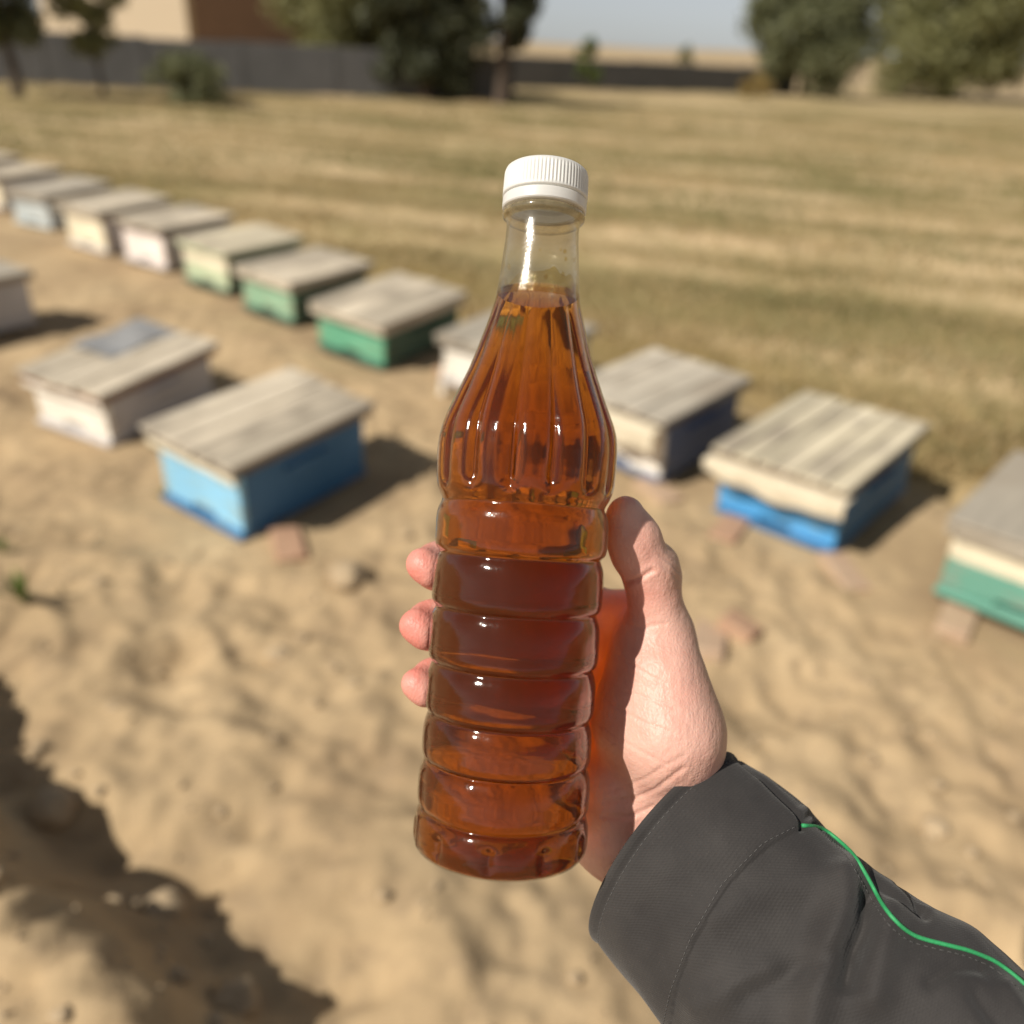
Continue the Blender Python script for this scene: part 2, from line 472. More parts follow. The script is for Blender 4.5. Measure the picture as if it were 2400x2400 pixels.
box_obj('front_wall', (8.16, 0.15, 2.0), (15.7, 0.3, 4.6), M['shadewall'], broot, bev=0.01)
box_obj('back_wall', (8.16, 13.85, 2.0), (15.7, 0.3, 4.6), M['shadewall'], broot, bev=0.01)
box_obj('end_wall', (16.17, 7, 2.0), (0.3, 14, 4.6), M['tanbrick'], broot, bev=0.01)
box_obj('roof_slab', (8.15, 7, 4.42), (17, 14.8, 0.22), M['concrete'], broot, bev=0.02)
box_obj('plinth', (8.1, -0.06, 0.35), (16.0, 0.1, 1.2), M['concrete'], broot, bev=0.02)

# ---------------------------------------------------------------- trees and shrubs
def leaf_cloud(centres, radii, n, size, squash=1.0, seed=1):
    r = np.random.default_rng(seed)
    centres, radii = np.asarray(centres, float), np.asarray(radii, float)
    wts = radii ** 2.2; wts /= wts.sum()
    k = r.choice(len(centres), n, p=wts)
    d = r.normal(size=(n, 3)); d /= np.linalg.norm(d, axis=1, keepdims=True)
    rad = radii[k] * (0.25 + 1.05 * r.random(n) ** 0.7)
    c = centres[k] + d * rad[:, None] * np.array([1, 1, squash])
    a = r.normal(size=(n, 3)); a /= np.linalg.norm(a, axis=1, keepdims=True)
    b = np.cross(a, r.normal(size=(n, 3))); b /= np.linalg.norm(b, axis=1, keepdims=True)
    s = size * (0.6 + 0.8 * r.random(n))[:, None]
    V = np.stack([c - a * s, c + b * s * 0.42, c + a * s, c - b * s * 0.42], 1).reshape(-1, 3)
    Fq = np.arange(4 * n).reshape(-1, 4)
    return V, Fq

def tree(name, base, hgt, spread, trunk_h, trunk_r, leaf, nclump, nleaf, lsize, label, seed, lean=(0, 0), skirt=0.0, cat='tree', depth=0.8, group='trees along the boundary'):
    r = np.random.default_rng(seed)
    root = empty(name, Matrix.Translation((base[0], base[1], hz(base[0], base[1]) - 0.03)))
    tag(root, label, cat, group)
    cen, rad = [], []
    ch = hgt - trunk_h
    nclump = int(nclump * 1.6)
    for i in range(nclump):
        t = r.random()
        z = trunk_h * (1 - skirt) + (hgt - trunk_h * (1 - skirt)) * (0.08 + 0.84 * t)
        wd = spread * (0.35 + 0.65 * math.sin(math.pi * min(1, 0.18 + 0.75 * t)))
        th = r.uniform(0, 2 * math.pi); q = math.sqrt(r.random())
        rr = spread * r.uniform(0.15, 0.30)
        cen.append((lean[0] * t + (wd - rr * 0.6) * q * math.cos(th), lean[1] * t + depth * (wd - rr * 0.6) * q * math.sin(th), z)); rad.append(rr)
    top = np.array([lean[0] * 0.6, lean[1] * 0.6, trunk_h + ch * 0.55])
    pts = smooth_path([(0, 0, -0.1), (0.04 * spread, 0, trunk_h * 0.5), (lean[0] * 0.2 - 0.03 * spread, 0, trunk_h), tuple(top)], 14)
    V, Fc = tube_arrays(pts, np.linspace(trunk_r, trunk_r * 0.25, 14) * np.concatenate([[1.35, 1.15], np.ones(12)]), 9)
    V = list(V)
    for i in r.choice(nclump, min(nclump, 9), replace=False):
        s = pts[r.integers(5, 11)]
        e = np.array(cen[i])
        m = (s + e) / 2 + np.array([0, 0, 0.12 * ch])
        v2, f2 = tube_arrays(smooth_path([s, m, e], 8), np.linspace(trunk_r * 0.42, trunk_r * 0.1, 8), 6)
        o = len(V); V += list(v2); Fc += [tuple(x + o for x in f) for f in f2]
    mesh_obj('trunk', V, Fc, M['bark'], root, True)
    V, Fq = leaf_cloud(cen, rad, nleaf, lsize, 0.85, seed)
    mesh_obj('crown', V, Fq, M[leaf], root)
    return root

tree('orchard_tree', (-11.05, 19.6), 4.2, 1.45, 0.95, 0.12, 'leaf_mid', 34, 15000, 0.085, 'dark green tree with a bare brown trunk next to the sapling', 3)
tree('sapling', (-9.55, 20.3), 3.2, 0.8, 0.75, 0.055, 'leaf_olive', 34, 4600, 0.075, 'thin sparse young tree with a slender trunk before the grey wall', 4)
tree('broad_tree', (-5.1, 28.6), 5.6, 3.1, 0.9, 0.24, 'leaf_olive', 44, 20000, 0.12, 'broad olive green tree in front of the shaded brown building wall', 5, skirt=0.35)
tree('dark_tree', (-3.1, 26.0), 4.6, 1.7, 0.7, 0.2, 'leaf_dark', 34, 15000, 0.11, 'dense dark tree between the broad olive tree and the slim tree', 6, skirt=0.9)
tree('slim_tree', (-0.95, 25.6), 5.0, 1.25, 1.2, 0.2, 'leaf_dark', 26, 7500, 0.09, 'slim dark tree with an open crown at the end of the wall', 8, lean=(0.15, 0))
tree('bushy_tree', (12.2, 43.0), 5.6, 3.2, 0.6, 0.22, 'leaf_mid', 46, 22000, 0.14, 'rounded bushy tree with foliage down to the ground beside the far wall', 9, skirt=0.95)
tree('spreading_tree', (22.6, 52.0), 8.2, 5.4, 1.1, 0.4, 'leaf_olive', 56, 30000, 0.17, 'large spreading olive green tree with a dark trunk foot behind the field', 10, skirt=0.8)
tree('small_bush', (2.0, 36.5), 1.85, 0.6, 0.35, 0.05, 'leaf_bright', 9, 1800, 0.09, 'small bright green bush rising behind the low wall', 11, cat='bush', group=None)
tree('far_bush', (8.2, 52.5), 1.9, 0.5, 0.3, 0.05, 'leaf_olive', 8, 900, 0.1, 'tiny far bush sticking up behind the low wall near the bushy tree', 14, cat='bush', group=None)
tree('round_shrub', (-7.45, 19.9), 0.98, 0.95, 0.12, 0.05, 'leaf_mid', 24, 5200, 0.06, 'low round dark shrub standing alone in the field before the wall', 12, skirt=0.9, cat='shrub', group=None)
tree('dry_bush', (9.0, 38.6), 0.8, 0.7, 0.15, 0.04, 'leaf_dry', 12, 1000, 0.08, 'yellow dry bush at the left foot of the bushy tree', 13, skirt=0.9, cat='shrub', group=None)

# ---------------------------------------------------------------- straw and short grass on the field
def blades(n, seed):
    r = np.random.default_rng(seed)
    u = r.random(n)
    y = 3.2 + 26 * u ** 1.7
    x = (r.random(n) - 0.5) * 2 * (y * 0.66 + 0.6)
    d = FN[0] * x + FN[1] * y
    rr = -_s * x + _c * y
    row = np.sin(rr * 2 * math.pi / 1.15 + 2.5 * vn(x * 0.15, y * 0.3, 6))
    keep = (d > 3.55 + 1.0 * vn(x * 1.2, y * 1.2, 21)) & (r.random(n) < 0.42 + 0.4 * (row > 0.1) + 1.0 * vn(x * 0.9, y * 0.9, 22))
    for hx, hy in HSPOTS: keep &= (x - hx) ** 2 + (y - hy) ** 2 > 0.30
    return x[keep], y[keep], row[keep], r

def blade_mesh(x, y, r, hmin, hmax, wid):
    n = len(x); z = height(x, y)
    th = r.random(n) * 2 * math.pi; h = hmin + (hmax - hmin) * r.random(n); h *= 1 + 0.02 * y
    ln = r.normal(0, 0.6, (n, 2)) * h[:, None]
    wd = wid * (1 + 0.05 * y)
    dx, dy = np.cos(th) * wd, np.sin(th) * wd
    V = np.stack([np.stack([x - dx, y - dy, z - 0.005], 1), np.stack([x + dx, y + dy, z - 0.005], 1), np.stack([x + ln[:, 0], y + ln[:, 1], z + h], 1)], 1).reshape(-1, 3)
    return V, np.arange(3 * n).reshape(-1, 3)

x, y, row, r = blades(150000, 31)
g = (vn(x * 0.5, y * 0.5, 23) + 0.15 * r.normal(size=len(x)) > 0.10)
V, Ft = blade_mesh(x[~g], y[~g], r, 0.02, 0.07, 0.006)
tag(mesh_obj('straw_stubble', V, Ft, M['straw']), 'pale dry straw lying in rows over the mown field', 'straw', kind='stuff')
V, Ft = blade_mesh(x[g], y[g], r, 0.025, 0.08, 0.006)
tag(mesh_obj('field_grass', V, Ft, M['grass']), 'short olive grass growing between the straw rows', 'grass', kind='stuff')

# ---------------------------------------------------------------- beehives
def hive(key, label, front, side, planks, plank_mat='wood', rim='rim', cloth=0.0, cloth_w=1.0, band=None, legs=False, tin=False, landing=False, fascia=None, lidt=0.045, cloth_mat='cloth'):
    x, y, a, wd, ln, ht, tx, ty, z0 = HIVES[key]
    X = Vector((math.cos(a), math.sin(a), tx)).normalized()
    Y = Vector((-math.sin(a), math.cos(a), ty)); Y = (Y - X * X.dot(Y)).normalized()
    Z = X.cross(Y)
    Mx = Matrix(((X.x, Y.x, Z.x, x), (X.y, Y.y, Z.y, y), (X.z, Y.z, Z.z, z0), (0, 0, 0, 1)))
    root = empty('beehive', Mx)
    tag(root, label, 'beehive', 'wooden beehives set out on the sand')
    bw, bl = wd - 0.05, ln - 0.07
    b0 = 0.035 if not legs else 0.07
    zt = ht - lidt                       # top of the box, underside of the lid
    t = 0.024
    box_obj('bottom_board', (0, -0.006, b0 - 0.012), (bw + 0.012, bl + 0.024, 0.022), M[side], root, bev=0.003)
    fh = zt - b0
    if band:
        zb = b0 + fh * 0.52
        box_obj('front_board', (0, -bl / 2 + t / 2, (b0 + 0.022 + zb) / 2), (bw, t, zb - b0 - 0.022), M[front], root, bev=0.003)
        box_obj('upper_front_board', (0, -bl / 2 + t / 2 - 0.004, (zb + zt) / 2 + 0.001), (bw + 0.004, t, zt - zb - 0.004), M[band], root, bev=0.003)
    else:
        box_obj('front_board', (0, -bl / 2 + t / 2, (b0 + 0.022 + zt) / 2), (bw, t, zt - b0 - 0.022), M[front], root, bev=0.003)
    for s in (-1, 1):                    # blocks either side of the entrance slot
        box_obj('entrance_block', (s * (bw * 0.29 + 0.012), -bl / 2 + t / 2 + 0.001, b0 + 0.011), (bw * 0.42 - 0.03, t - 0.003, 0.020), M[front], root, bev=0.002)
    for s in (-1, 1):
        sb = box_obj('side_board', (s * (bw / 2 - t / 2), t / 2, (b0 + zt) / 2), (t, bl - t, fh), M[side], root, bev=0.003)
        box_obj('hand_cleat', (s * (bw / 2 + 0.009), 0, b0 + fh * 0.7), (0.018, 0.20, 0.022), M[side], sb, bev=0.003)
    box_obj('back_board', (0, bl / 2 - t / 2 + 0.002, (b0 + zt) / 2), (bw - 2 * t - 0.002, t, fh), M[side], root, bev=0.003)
    if fascia:
        box_obj('fascia_strip', (0, -ln / 2 + 0.012, zt - 0.016), (wd - 0.01, 0.014, 0.03), M[fascia], root, bev=0.002)
    if landing:
        box_obj('landing_board', (0, -bl / 2 - 0.045, b0 - 0.010), (bw * 0.8, 0.06, 0.014), M[front], root, Matrix.Rotation(0.12, 3, 'X'), bev=0.003)
    for sx in (-1, 1):
        for sy in (-1, 1):
            if legs:
                box_obj('leg', (sx * (bw / 2 + 0.005), sy * (bl / 2 - 0.03), 0.03), (0.035, 0.045, 0.17), M[front], root, Matrix.Rotation(-sx * 0.22, 3, 'Y') @ Matrix.Rotation(sy * -0.18, 3, 'X'), bev=0.004)
            else:
                box_obj('foot', (sx * (bw / 2 - 0.03), sy * (bl / 2 - 0.05), 0.0), (0.05, 0.08, 0.046), M['rim'], root, bev=0.004)
    # lid: a rim frame carrying loose planks
    lid = bmesh.new()
    rt = lidt - 0.018
    for s in (-1, 1):
        bbox(lid, (s * (wd / 2 - 0.012), 0, zt + rt / 2 - 0.006), (0.022, ln - 0.004, rt), None, 0.003)
        bbox(lid, (0, s * (ln / 2 - 0.014), zt + rt / 2 - 0.006), (wd - 0.05, 0.022, rt), None, 0.003)
    bbox(lid, (0, 0, zt + rt - 0.010), (wd - 0.05, ln - 0.06, 0.006), None, 0)
    lid = bm_obj('lid', lid, M[rim], root)
    edges = np.cumsum([0] + [random.uniform(0.75, 1.25) for _ in range(planks)]); edges = edges / edges[-1] * (wd + 0.012) - (wd + 0.012) / 2
    for i in range(planks):
        w_ = edges[i + 1] - edges[i] - 0.009
        o = box_obj('plank', (0, 0, 0), (w_, ln + random.uniform(0.0, 0.025), 0.017), M[plank_mat], lid, bev=0.003, jitter=0.0015)
        o.location = ((edges[i] + edges[i + 1]) / 2, random.uniform(-0.006, 0.006), zt + rt + 0.003 + random.uniform(0, 0.004))
        o.rotation_euler = (random.uniform(-0.004, 0.004), random.uniform(-0.015, 0.015), random.uniform(-0.006, 0.006))
    if tin:
        sheet = []
        fs = []
        nu, nv = 22, 6
        for j in range(nv):
            for i in range(nu):
                u, v = i / (nu - 1), j / (nv - 1)
                sheet.append((-wd / 2 - 0.012 + u * wd * 0.52, ln * (-0.1 + 0.60 * v), zt + lidt + 0.004 + 0.004 * math.sin(u * 37) + 0.006 * math.sin(9 * v + 3 * u)))
        m = len(sheet)
        sheet += [(p[0], p[1], p[2] - 0.0015) for p in sheet]
        for j in range(nv - 1):
            for i in range(nu - 1):
                k = j * nu + i
                fs += [(k, k + 1, k + nu + 1, k + nu), (m + k, m + k + nu, m + k + nu + 1, m + k + 1)]
        mesh_obj('tin_sheet', sheet, fs, M['tin'], root)
    if cloth:
        nu, nv = 28, 12
        V, Fc = [], []
        cw = (wd + 0.02) * cloth_w
        for j in range(nv):
            for i in range(nu):
                u, v = i / (nu - 1) - 0.5, j / (nv - 1)
                s = v * (0.06 + cloth)          # length run over the rim
                over = max(0, s - 0.06)
                yy = -ln / 2 + 0.03 - min(s, 0.06)
                drop = over * (1 + 0.22 * math.sin(u * 5 + x) + 0.1 * math.sin(u * 17))
                zz = zt + rt - 0.006 if over == 0 else zt + rt - 0.006 - drop
                wob = 0.007 * math.sin(u * 19 + x * 7) * over / cloth if over else 0
                V.append((u * cw, yy - 0.014 * (over > 0) - wob - 0.04 * over, zz - 0.02))
        m = len(V)
        V += [(p[0], p[1] + 0.003, p[2] - 0.003) for p in V]
        for j in range(nv - 1):
            for i in range(nu - 1):
                k = j * nu + i
                Fc += [(k, k + nu, k + nu + 1, k + 1), (m + k, m + k + 1, m + k + nu + 1, m + k + nu)]
        for i in range(nu - 1):
            k = (nv - 1) * nu + i
            Fc.append((k, m + k, m + k + 1, k + 1))
        mesh_obj('cover_cloth', V, Fc, M[cloth_mat], root, True)
    return root

hive('h15', 'bright blue hive with a plank lid standing beside the white hive', 'skyblue', 'shadeblue', 5, 'wood', rim='rim', fascia='cream')
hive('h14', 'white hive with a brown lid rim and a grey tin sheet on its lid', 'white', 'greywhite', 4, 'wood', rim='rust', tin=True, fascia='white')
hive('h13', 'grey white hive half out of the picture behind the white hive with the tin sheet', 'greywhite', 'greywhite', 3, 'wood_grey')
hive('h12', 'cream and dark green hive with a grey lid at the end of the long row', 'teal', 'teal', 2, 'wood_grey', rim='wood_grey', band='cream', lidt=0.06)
hive('h11', 'blue hive with cream sacking hanging out under its pale plank lid', 'blue', 'shadeblue', 6, 'wood_pale', cloth=0.06)
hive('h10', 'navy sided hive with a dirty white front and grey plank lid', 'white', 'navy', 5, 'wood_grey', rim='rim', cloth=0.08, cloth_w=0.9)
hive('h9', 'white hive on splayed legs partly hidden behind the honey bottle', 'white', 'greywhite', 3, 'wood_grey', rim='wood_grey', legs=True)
hive('h8', 'bright green hive with a plain plank lid', 'green', 'shadegreen', 3, 'wood', rim='wood', lidt=0.06)
hive('h7', 'faded green hive between the bright green and the pale green hive', 'sage', 'shadegreen', 3, 'wood', rim='wood', lidt=0.055)
hive('h6', 'pale green and cream hive with green edging under its lid', 'palegreen', 'shadegreen', 2, 'wood_pale', rim='palegreen', band='cream')
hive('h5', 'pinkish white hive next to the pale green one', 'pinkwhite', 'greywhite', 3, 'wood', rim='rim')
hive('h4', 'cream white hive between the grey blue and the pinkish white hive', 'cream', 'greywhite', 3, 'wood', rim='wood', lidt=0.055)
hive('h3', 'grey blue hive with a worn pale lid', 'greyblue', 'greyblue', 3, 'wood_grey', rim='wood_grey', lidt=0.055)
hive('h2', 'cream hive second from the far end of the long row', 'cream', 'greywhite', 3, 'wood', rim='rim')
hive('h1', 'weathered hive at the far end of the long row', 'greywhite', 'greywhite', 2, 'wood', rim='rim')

# ---------------------------------------------------------------- bricks, clods, weeds
def brick(x, y, yaw, mat, label, tilt=0.0, size=(0.10, 0.20, 0.06)):
    o = box_obj('brick', (0, 0, 0), size, M[mat], None, bev=0.006, jitter=0.003)
    o.location = (x, y, hz(x, y) - 0.006); o.rotation_euler = (tilt, tilt * 0.5, yaw)
    tag(o, label, 'brick', 'bricks lying about the hives')
brick(-0.74, 2.35, 0.4, 'brick', 'red brick under the corner of the bright blue hive')
brick(0.79, 2.62, -0.5, 'brick', 'orange brick under the left foot of the sacking covered blue hive')
brick(1.13, 2.38, 0.2, 'brick_pale', 'dusty brick before the right foot of the sacking covered blue hive', 0.1)
brick(0.56, 2.87, 0.5, 'brick_pale', 'dusty brick under the navy sided hive')
brick(0.60, 1.96, -0.3, 'brick_pale', 'half buried pale brick alone on the sand behind the thumb', -0.15)
brick(0.69, 2.0, 0.9, 'brick', 'broken reddish brick touching the half buried pale brick', 0.2, (0.09, 0.11, 0.06))
brick(1.40, 2.13, -0.6, 'brick_pale', 'pale brick under the near corner of the cream and green hive')
brick(-0.36, 4.05, 0.3, 'brick', 'dark red brick in the sand between the green hive and the white legged hive')

def clod(x, y, s, seed, label):
    r = np.random.default_rng(seed)
    bm = bmesh.new(); bmesh.ops.create_icosphere(bm, subdivisions=3, radius=1)
    for v in bm.verts:
        c = np.array(v.co)
        f = 1 + 0.5 * float(vn(np.array([c[0] * 1.7 + seed]), np.array([c[1] * 1.7 + c[2] * 1.3]), seed)[0]) + 0.2 * float(vn(np.array([c[0] * 5]), np.array([c[2] * 5 + c[1] * 3]), seed + 1)[0])
        v.co = Vector((c[0] * s * 1.25 * f, c[1] * s * f, c[2] * s * 0.72 * f))
    o = bm_obj('earth_clod', bm, M['stone'], None, True)
    o.location = (x, y, hz(x, y) + s * 0.25); o.rotation_euler = (0, 0, seed)
    tag(o, label, 'clod', 'clods of dry earth')
clod(-0.50, 2.17, 0.055, 2, 'large pale clod of earth between the blue hive and the fingertips')
clod(-0.62, 1.80, 0.030, 3, 'small clod of earth left of the fingertips')
clod(-0.95, 1.22, 0.045, 5, 'clod of earth on the shaded side of the heap')
clod(-0.62, 0.98, 0.040, 6, 'clod of earth at the foot of the heap')
clod(-0.42, 0.80, 0.035, 7, 'small clod of earth in the heap shadow near the path')
clod(1.02, 1.35, 0.028, 8, 'small clod of earth on the open sand right of the sleeve')

# loose crumbs of earth strewn over the sand: too many to count
ico = bmesh.new(); bmesh.ops.create_icosphere(ico, subdivisions=2, radius=1)
iv = np.array([tuple(v.co) for v in ico.verts]); ifc = np.array([[v.index for v in f.verts] for f in ico.faces]); ico.free()
NCR = 750
cy_ = 0.6 + 4.6 * rng.random(NCR) ** 1.5; cx_ = (rng.random(NCR) - 0.5) * 2 * (0.75 * cy_ + 0.5)
hot = rng.random(NCR) < 0.18
ta2, te2 = rng.uniform(-0.9, 1.0, NCR), rng.uniform(-0.75, 0.1, NCR)
cx_ = np.where(hot, HEAP0[0] + HEAPD[0] * ta2 + HEAPN[0] * te2, cx_); cy_ = np.where(hot, HEAP0[1] + HEAPD[1] * ta2 + HEAPN[1] * te2, cy_)
kp = (FN[0] * cx_ + FN[1] * cy_ < 3.4)
for hx, hy in HSPOTS: kp &= (cx_ - hx) ** 2 + (cy_ - hy) ** 2 > 0.17
cx_, cy_, hot = cx_[kp], cy_[kp], hot[kp]
n_ = len(cx_)
cs_ = 0.004 + 0.012 * rng.random(n_) ** 3.0 + 0
jit = 1 + 0.28 * rng.normal(size=(n_, len(iv), 1)).clip(-1.5, 1.5) * 0.6
V = iv[None] * jit * cs_[:, None, None] * np.stack([rng.uniform(0.8, 1.5, n_), rng.uniform(0.8, 1.3, n_), rng.uniform(0.5, 0.8, n_)], 1)[:, None]
V += np.stack([cx_, cy_, height(cx_, cy_) + cs_ * 0.15], 1)[:, None]
cr = mesh_obj('earth_crumbs', V.reshape(-1, 3), (ifc[None] + (np.arange(n_) * len(iv))[:, None, None]).reshape(-1, 3), M['stone'], None, True)
tag(cr, 'small loose crumbs of dry earth strewn over the sand', 'earth crumbs', kind='stuff')

def weed(x, y, n, hgt, seed, label):
    r = np.random.default_rng(seed)
    V, Fc = [], []
    for i in range(n):
        th = r.uniform(0, 6.28); L = hgt * r.uniform(0.6, 1.1); lean = r.uniform(0.2, 0.9); wd = hgt * 0.09
        for k in range(5):
            t = k / 4
            c = np.array([math.cos(th) * lean * L * t ** 1.4, math.sin(th) * lean * L * t ** 1.4, L * t * (1 - 0.35 * lean * t)])
            sd = np.array([-math.sin(th), math.cos(th), 0]) * wd * (math.sin(math.pi * (0.15 + 0.8 * t)) + 0.05)
            V += [c - sd, c + sd]
        b = i * 10
        Fc += [(b + 2 * k, b + 2 * k + 1, b + 2 * k + 3, b + 2 * k + 2) for k in range(4)]
    o = mesh_obj('weed', V, Fc, M['leaf_bright' if seed % 2 else 'leaf_olive'])
    o.location = (x, y, hz(x, y) - 0.004)
    tag(o, label, 'weed', 'weeds growing in the sand')
weed(-1.37, 1.90, 16, 0.11, 41, 'green weed casting a shadow on the sand above the heap')
weed(-1.60, 2.19, 12, 0.07, 43, 'small green weed beyond the larger weed above the heap')
weed(-1.46, 3.02, 10, 0.05, 44, 'low olive weed in front of the white hive')
weed(0.27, 0.93, 12, 0.04, 46, 'low olive weed on the sand below the bottle')
weed(-1.27, 2.62, 9, 0.05, 47, 'low green weed left of the bright blue hive')
weed(-1.50, 1.70, 9, 0.06, 49, 'dry green weed on the top of the heap')

# ---------------------------------------------------------------- honey bottle
ZB = 0.32
BB, BT = pc(1170, 1984, ZB), pc(1282, 400, ZB)
ax = (BT - BB); ax /= np.linalg.norm(ax)                 # bottle axis, camera space
bx_ = np.array([ax[1], -ax[0], 0.0]); bx_ /= np.linalg.norm(bx_)
bz_ = np.cross(ax, bx_)                                   # towards the camera or away
ctilt = ax[1]
YB = 1984.0
def s_of(y): return (YB - y) / ctilt * ZB / FPX
def r_of(h): t = h / FPX; return ZB * t / math.sqrt(1 + t * t)

prof = [(412, 79), (488, 79), (497, 81), (502, 95), (509, 98), (516, 96), (521, 87), (540, 85), (580, 87), (623, 91), (670, 95), (711, 101), (750, 111), (790, 123), (835, 137), (878, 152), (922, 170), (966, 189), (990, 199), (1012, 206), (1035, 210), (1060, 212), (1098, 212), (1128, 210), (1148, 206), (1163, 200), (1174, 194), (1183, 190)]
grv = [1183, 1300, 1426, 1554, 1671, 1778, 1889]
rw = [203, 201, 200, 199, 199, 202]
for i in range(6):
    g0, g1, h = grv[i], grv[i + 1], rw[i]
    prof += [(g0 + 5, h - 10), (g0 + 12, h - 6.5), (g0 + 22, h - 3), (g0 + 34, h - 0.8), (g0 + 48, h), (g1 - 24, h), (g1 - 13, h - 2), (g1 - 6, h - 6), (g1 - 2, h - 10.5), (g1, h - 12.5)]
prof += [(1894, 196), (1902, 200), (1914, 204), (1928, 206), (1958, 206), (1971, 203), (1980, 196), (1985, 186), (1987, 170), (1986, 150), (1977, 110), (1969, 60), (1967, 0)]
pa = np.array(prof, float)
ta = np.zeros(len(pa)); ta[1:] = np.cumsum(np.linalg.norm(np.diff(pa, axis=0), axis=1))
tq = np.linspace(0, ta[-1], 900)
py_ = np.interp(tq, ta, pa[:, 0]); ph_ = np.interp(tq, ta, pa[:, 1])
ker = np.exp(-np.linspace(-2, 2, 9) ** 2); ker /= ker.sum()
def sm(a): return np.convolve(np.pad(a, 4, mode='edge'), ker, 'valid')
py_, ph_ = sm(py_), sm(ph_); ph_[-1] = 0
NTH = 320
TH = np.linspace(0, 2 * math.pi, NTH, endpoint=False)

def revolve(y, h, off):
    """profile (photo pixels) to camera-space rings, with flutes on shoulder and foot"""
    s = s_of(y); r = np.array([r_of(v) for v in h])
    r = np.maximum(r - off, 0)
    A = np.abs(np.sin(7 * TH + 0.35)); g1 = np.clip(1 - A, 0, 1) ** 1.6
    B = np.abs(np.sin(5 * TH + 0.95)); g2 = np.clip(1 - B, 0, 1) ** 2.2
    d1 = (0.038 + 0.055 * sstep(760, 1060, y)) * sstep(690, 760, y) * (1 - sstep(1120, 1166, y))
    d2 = 0.055 * sstep(1903, 1930, y) * (1 - sstep(1950, 1982, y))
    ringm = sstep(1185, 1195, y) * (1 - sstep(1880, 1895, y))
    fac = 1 - d1[:, None] * g1 - d2[:, None] * g2 - ringm[:, None] * 0.006 * np.abs(np.cos(5 * TH + 0.3)) ** 6
    wob = 1 + 0.0022 * np.sin(3 * TH[None] + y[:, None] * 0.021) + 0.0014 * np.sin(8 * TH[None] - y[:, None] * 0.05)
    R_ = r[:, None] * fac * wob
    P = BB + s[:, None, None] * ax + R_[..., None] * (np.cos(TH)[None, :, None] * bx_ + np.sin(TH)[None, :, None] * bz_)
    return P

def ring_faces(m, n, off=0):
    i = np.arange(m - 1)[:, None] * n + off; k = np.arange(n)[None]; k2 = (k + 1) % n
    return np.stack([i + k, i + n + k, i + n + k2, i + k2], -1).reshape(-1, 4)

Po = revolve(py_, ph_, 0.0)
yi, hi = py_.copy(), ph_.copy()
yi = yi - np.clip((py_ - 1945) / 40, 0, 1) * 1.4
Pi = revolve(yi, hi, 0.00022)
V = np.concatenate([Po.reshape(-1, 3), Pi.reshape(-1, 3)])
m = len(py_)
fo, fi = ring_faces(m, NTH), ring_faces(m, NTH, m * NTH)[:, ::-1]
k = np.arange(NTH); k2 = (k + 1) % NTH
rim_f = np.stack([k, k2, m * NTH + k2, m * NTH + k], -1)

base_w = c2w(BB)
bottle = empty('honey_bottle', Matrix.Translation(Vector(base_w)))
tag(bottle, 'ribbed clear plastic bottle with a white screw cap held up in the hand', 'bottle')
def wl(v): return c2w(v) - base_w          # bottle-local coordinates

def film_mat(name, tint, f0, rough, haze, haze_col):
    """a thin clear film: reflects by Fresnel, bends nothing; haze is its share of sticky smears"""
    q = NB(name); q.t.nodes.remove(q.b); co = q.coord()
    tb = q.n('ShaderNodeBsdfTransparent'); tb.inputs[0].default_value = tint
    gb = q.n('ShaderNodeBsdfGlossy'); gb.inputs['Roughness'].default_value = rough
    bp_ = q.n('ShaderNodeBump'); bp_.inputs['Strength'].default_value = 0.15; bp_.inputs['Distance'].default_value = 0.002
    q.l(q.noise(co, 150, 3), bp_.inputs['Height']); q.l(bp_.outputs[0], gb.inputs['Normal'])
    lw = q.n('ShaderNodeLayerWeight'); lw.inputs['Blend'].default_value = 0.5
    edge = lw.outputs['Facing']
    fr5 = q.math('ADD', q.math('MULTIPLY', q.math('POWER', edge, 4.5), 0.85), f0)
    base = tb.outputs[0]
    if haze:
        df = q.n('ShaderNodeBsdfDiffuse'); df.inputs[0].default_value = haze_col
        tl = q.n('ShaderNodeBsdfTranslucent'); tl.inputs[0].default_value = haze_col
        m0 = q.n('ShaderNodeMixShader'); m0.inputs[0].default_value = 0.5; q.l(df.outputs[0], m0.inputs[1]); q.l(tl.outputs[0], m0.inputs[2])
        sm_ = q.ramp(q.noise(co, 190, 5, 0.7), [(0.42, (0.35, 0.35, 0.35)), (0.66, (1, 1, 1))])
        fac = q.math('MULTIPLY', q.math('ADD', q.math('MULTIPLY', q.math('POWER', edge, 2.0), 1.6), 1.0), q.math('MULTIPLY', sm_, haze), True)
        mh = q.n('ShaderNodeMixShader'); q.l(fac, mh.inputs[0]); q.l(base, mh.inputs[1]); q.l(m0.outputs[0], mh.inputs[2]); base = mh.outputs[0]
    mx = q.n('ShaderNodeMixShader'); q.l(fr5, mx.inputs[0]); q.l(base, mx.inputs[1]); q.l(gb.outputs[0], mx.inputs[2])
    q.l(mx.outputs[0], q.out.inputs['Surface'])
    return q.m
M['pet'] = film_mat('clear_plastic', (0.975, 0.965, 0.94, 1), 0.016, 0.10, 0.0, None)
M['pet_neck'] = film_mat('smeared_clear_plastic', (0.96, 0.955, 0.93, 1), 0.045, 0.19, 0.045, (0.62, 0.60, 0.52, 1))
M['pet_ring'] = film_mat('thick_plastic_ring', (0.93, 0.90, 0.80, 1), 0.05, 0.15, 0.22, (0.66, 0.58, 0.40, 1))
q = NB('honey')              # refracting amber with a little cloudiness
q.t.nodes.remove(q.b)
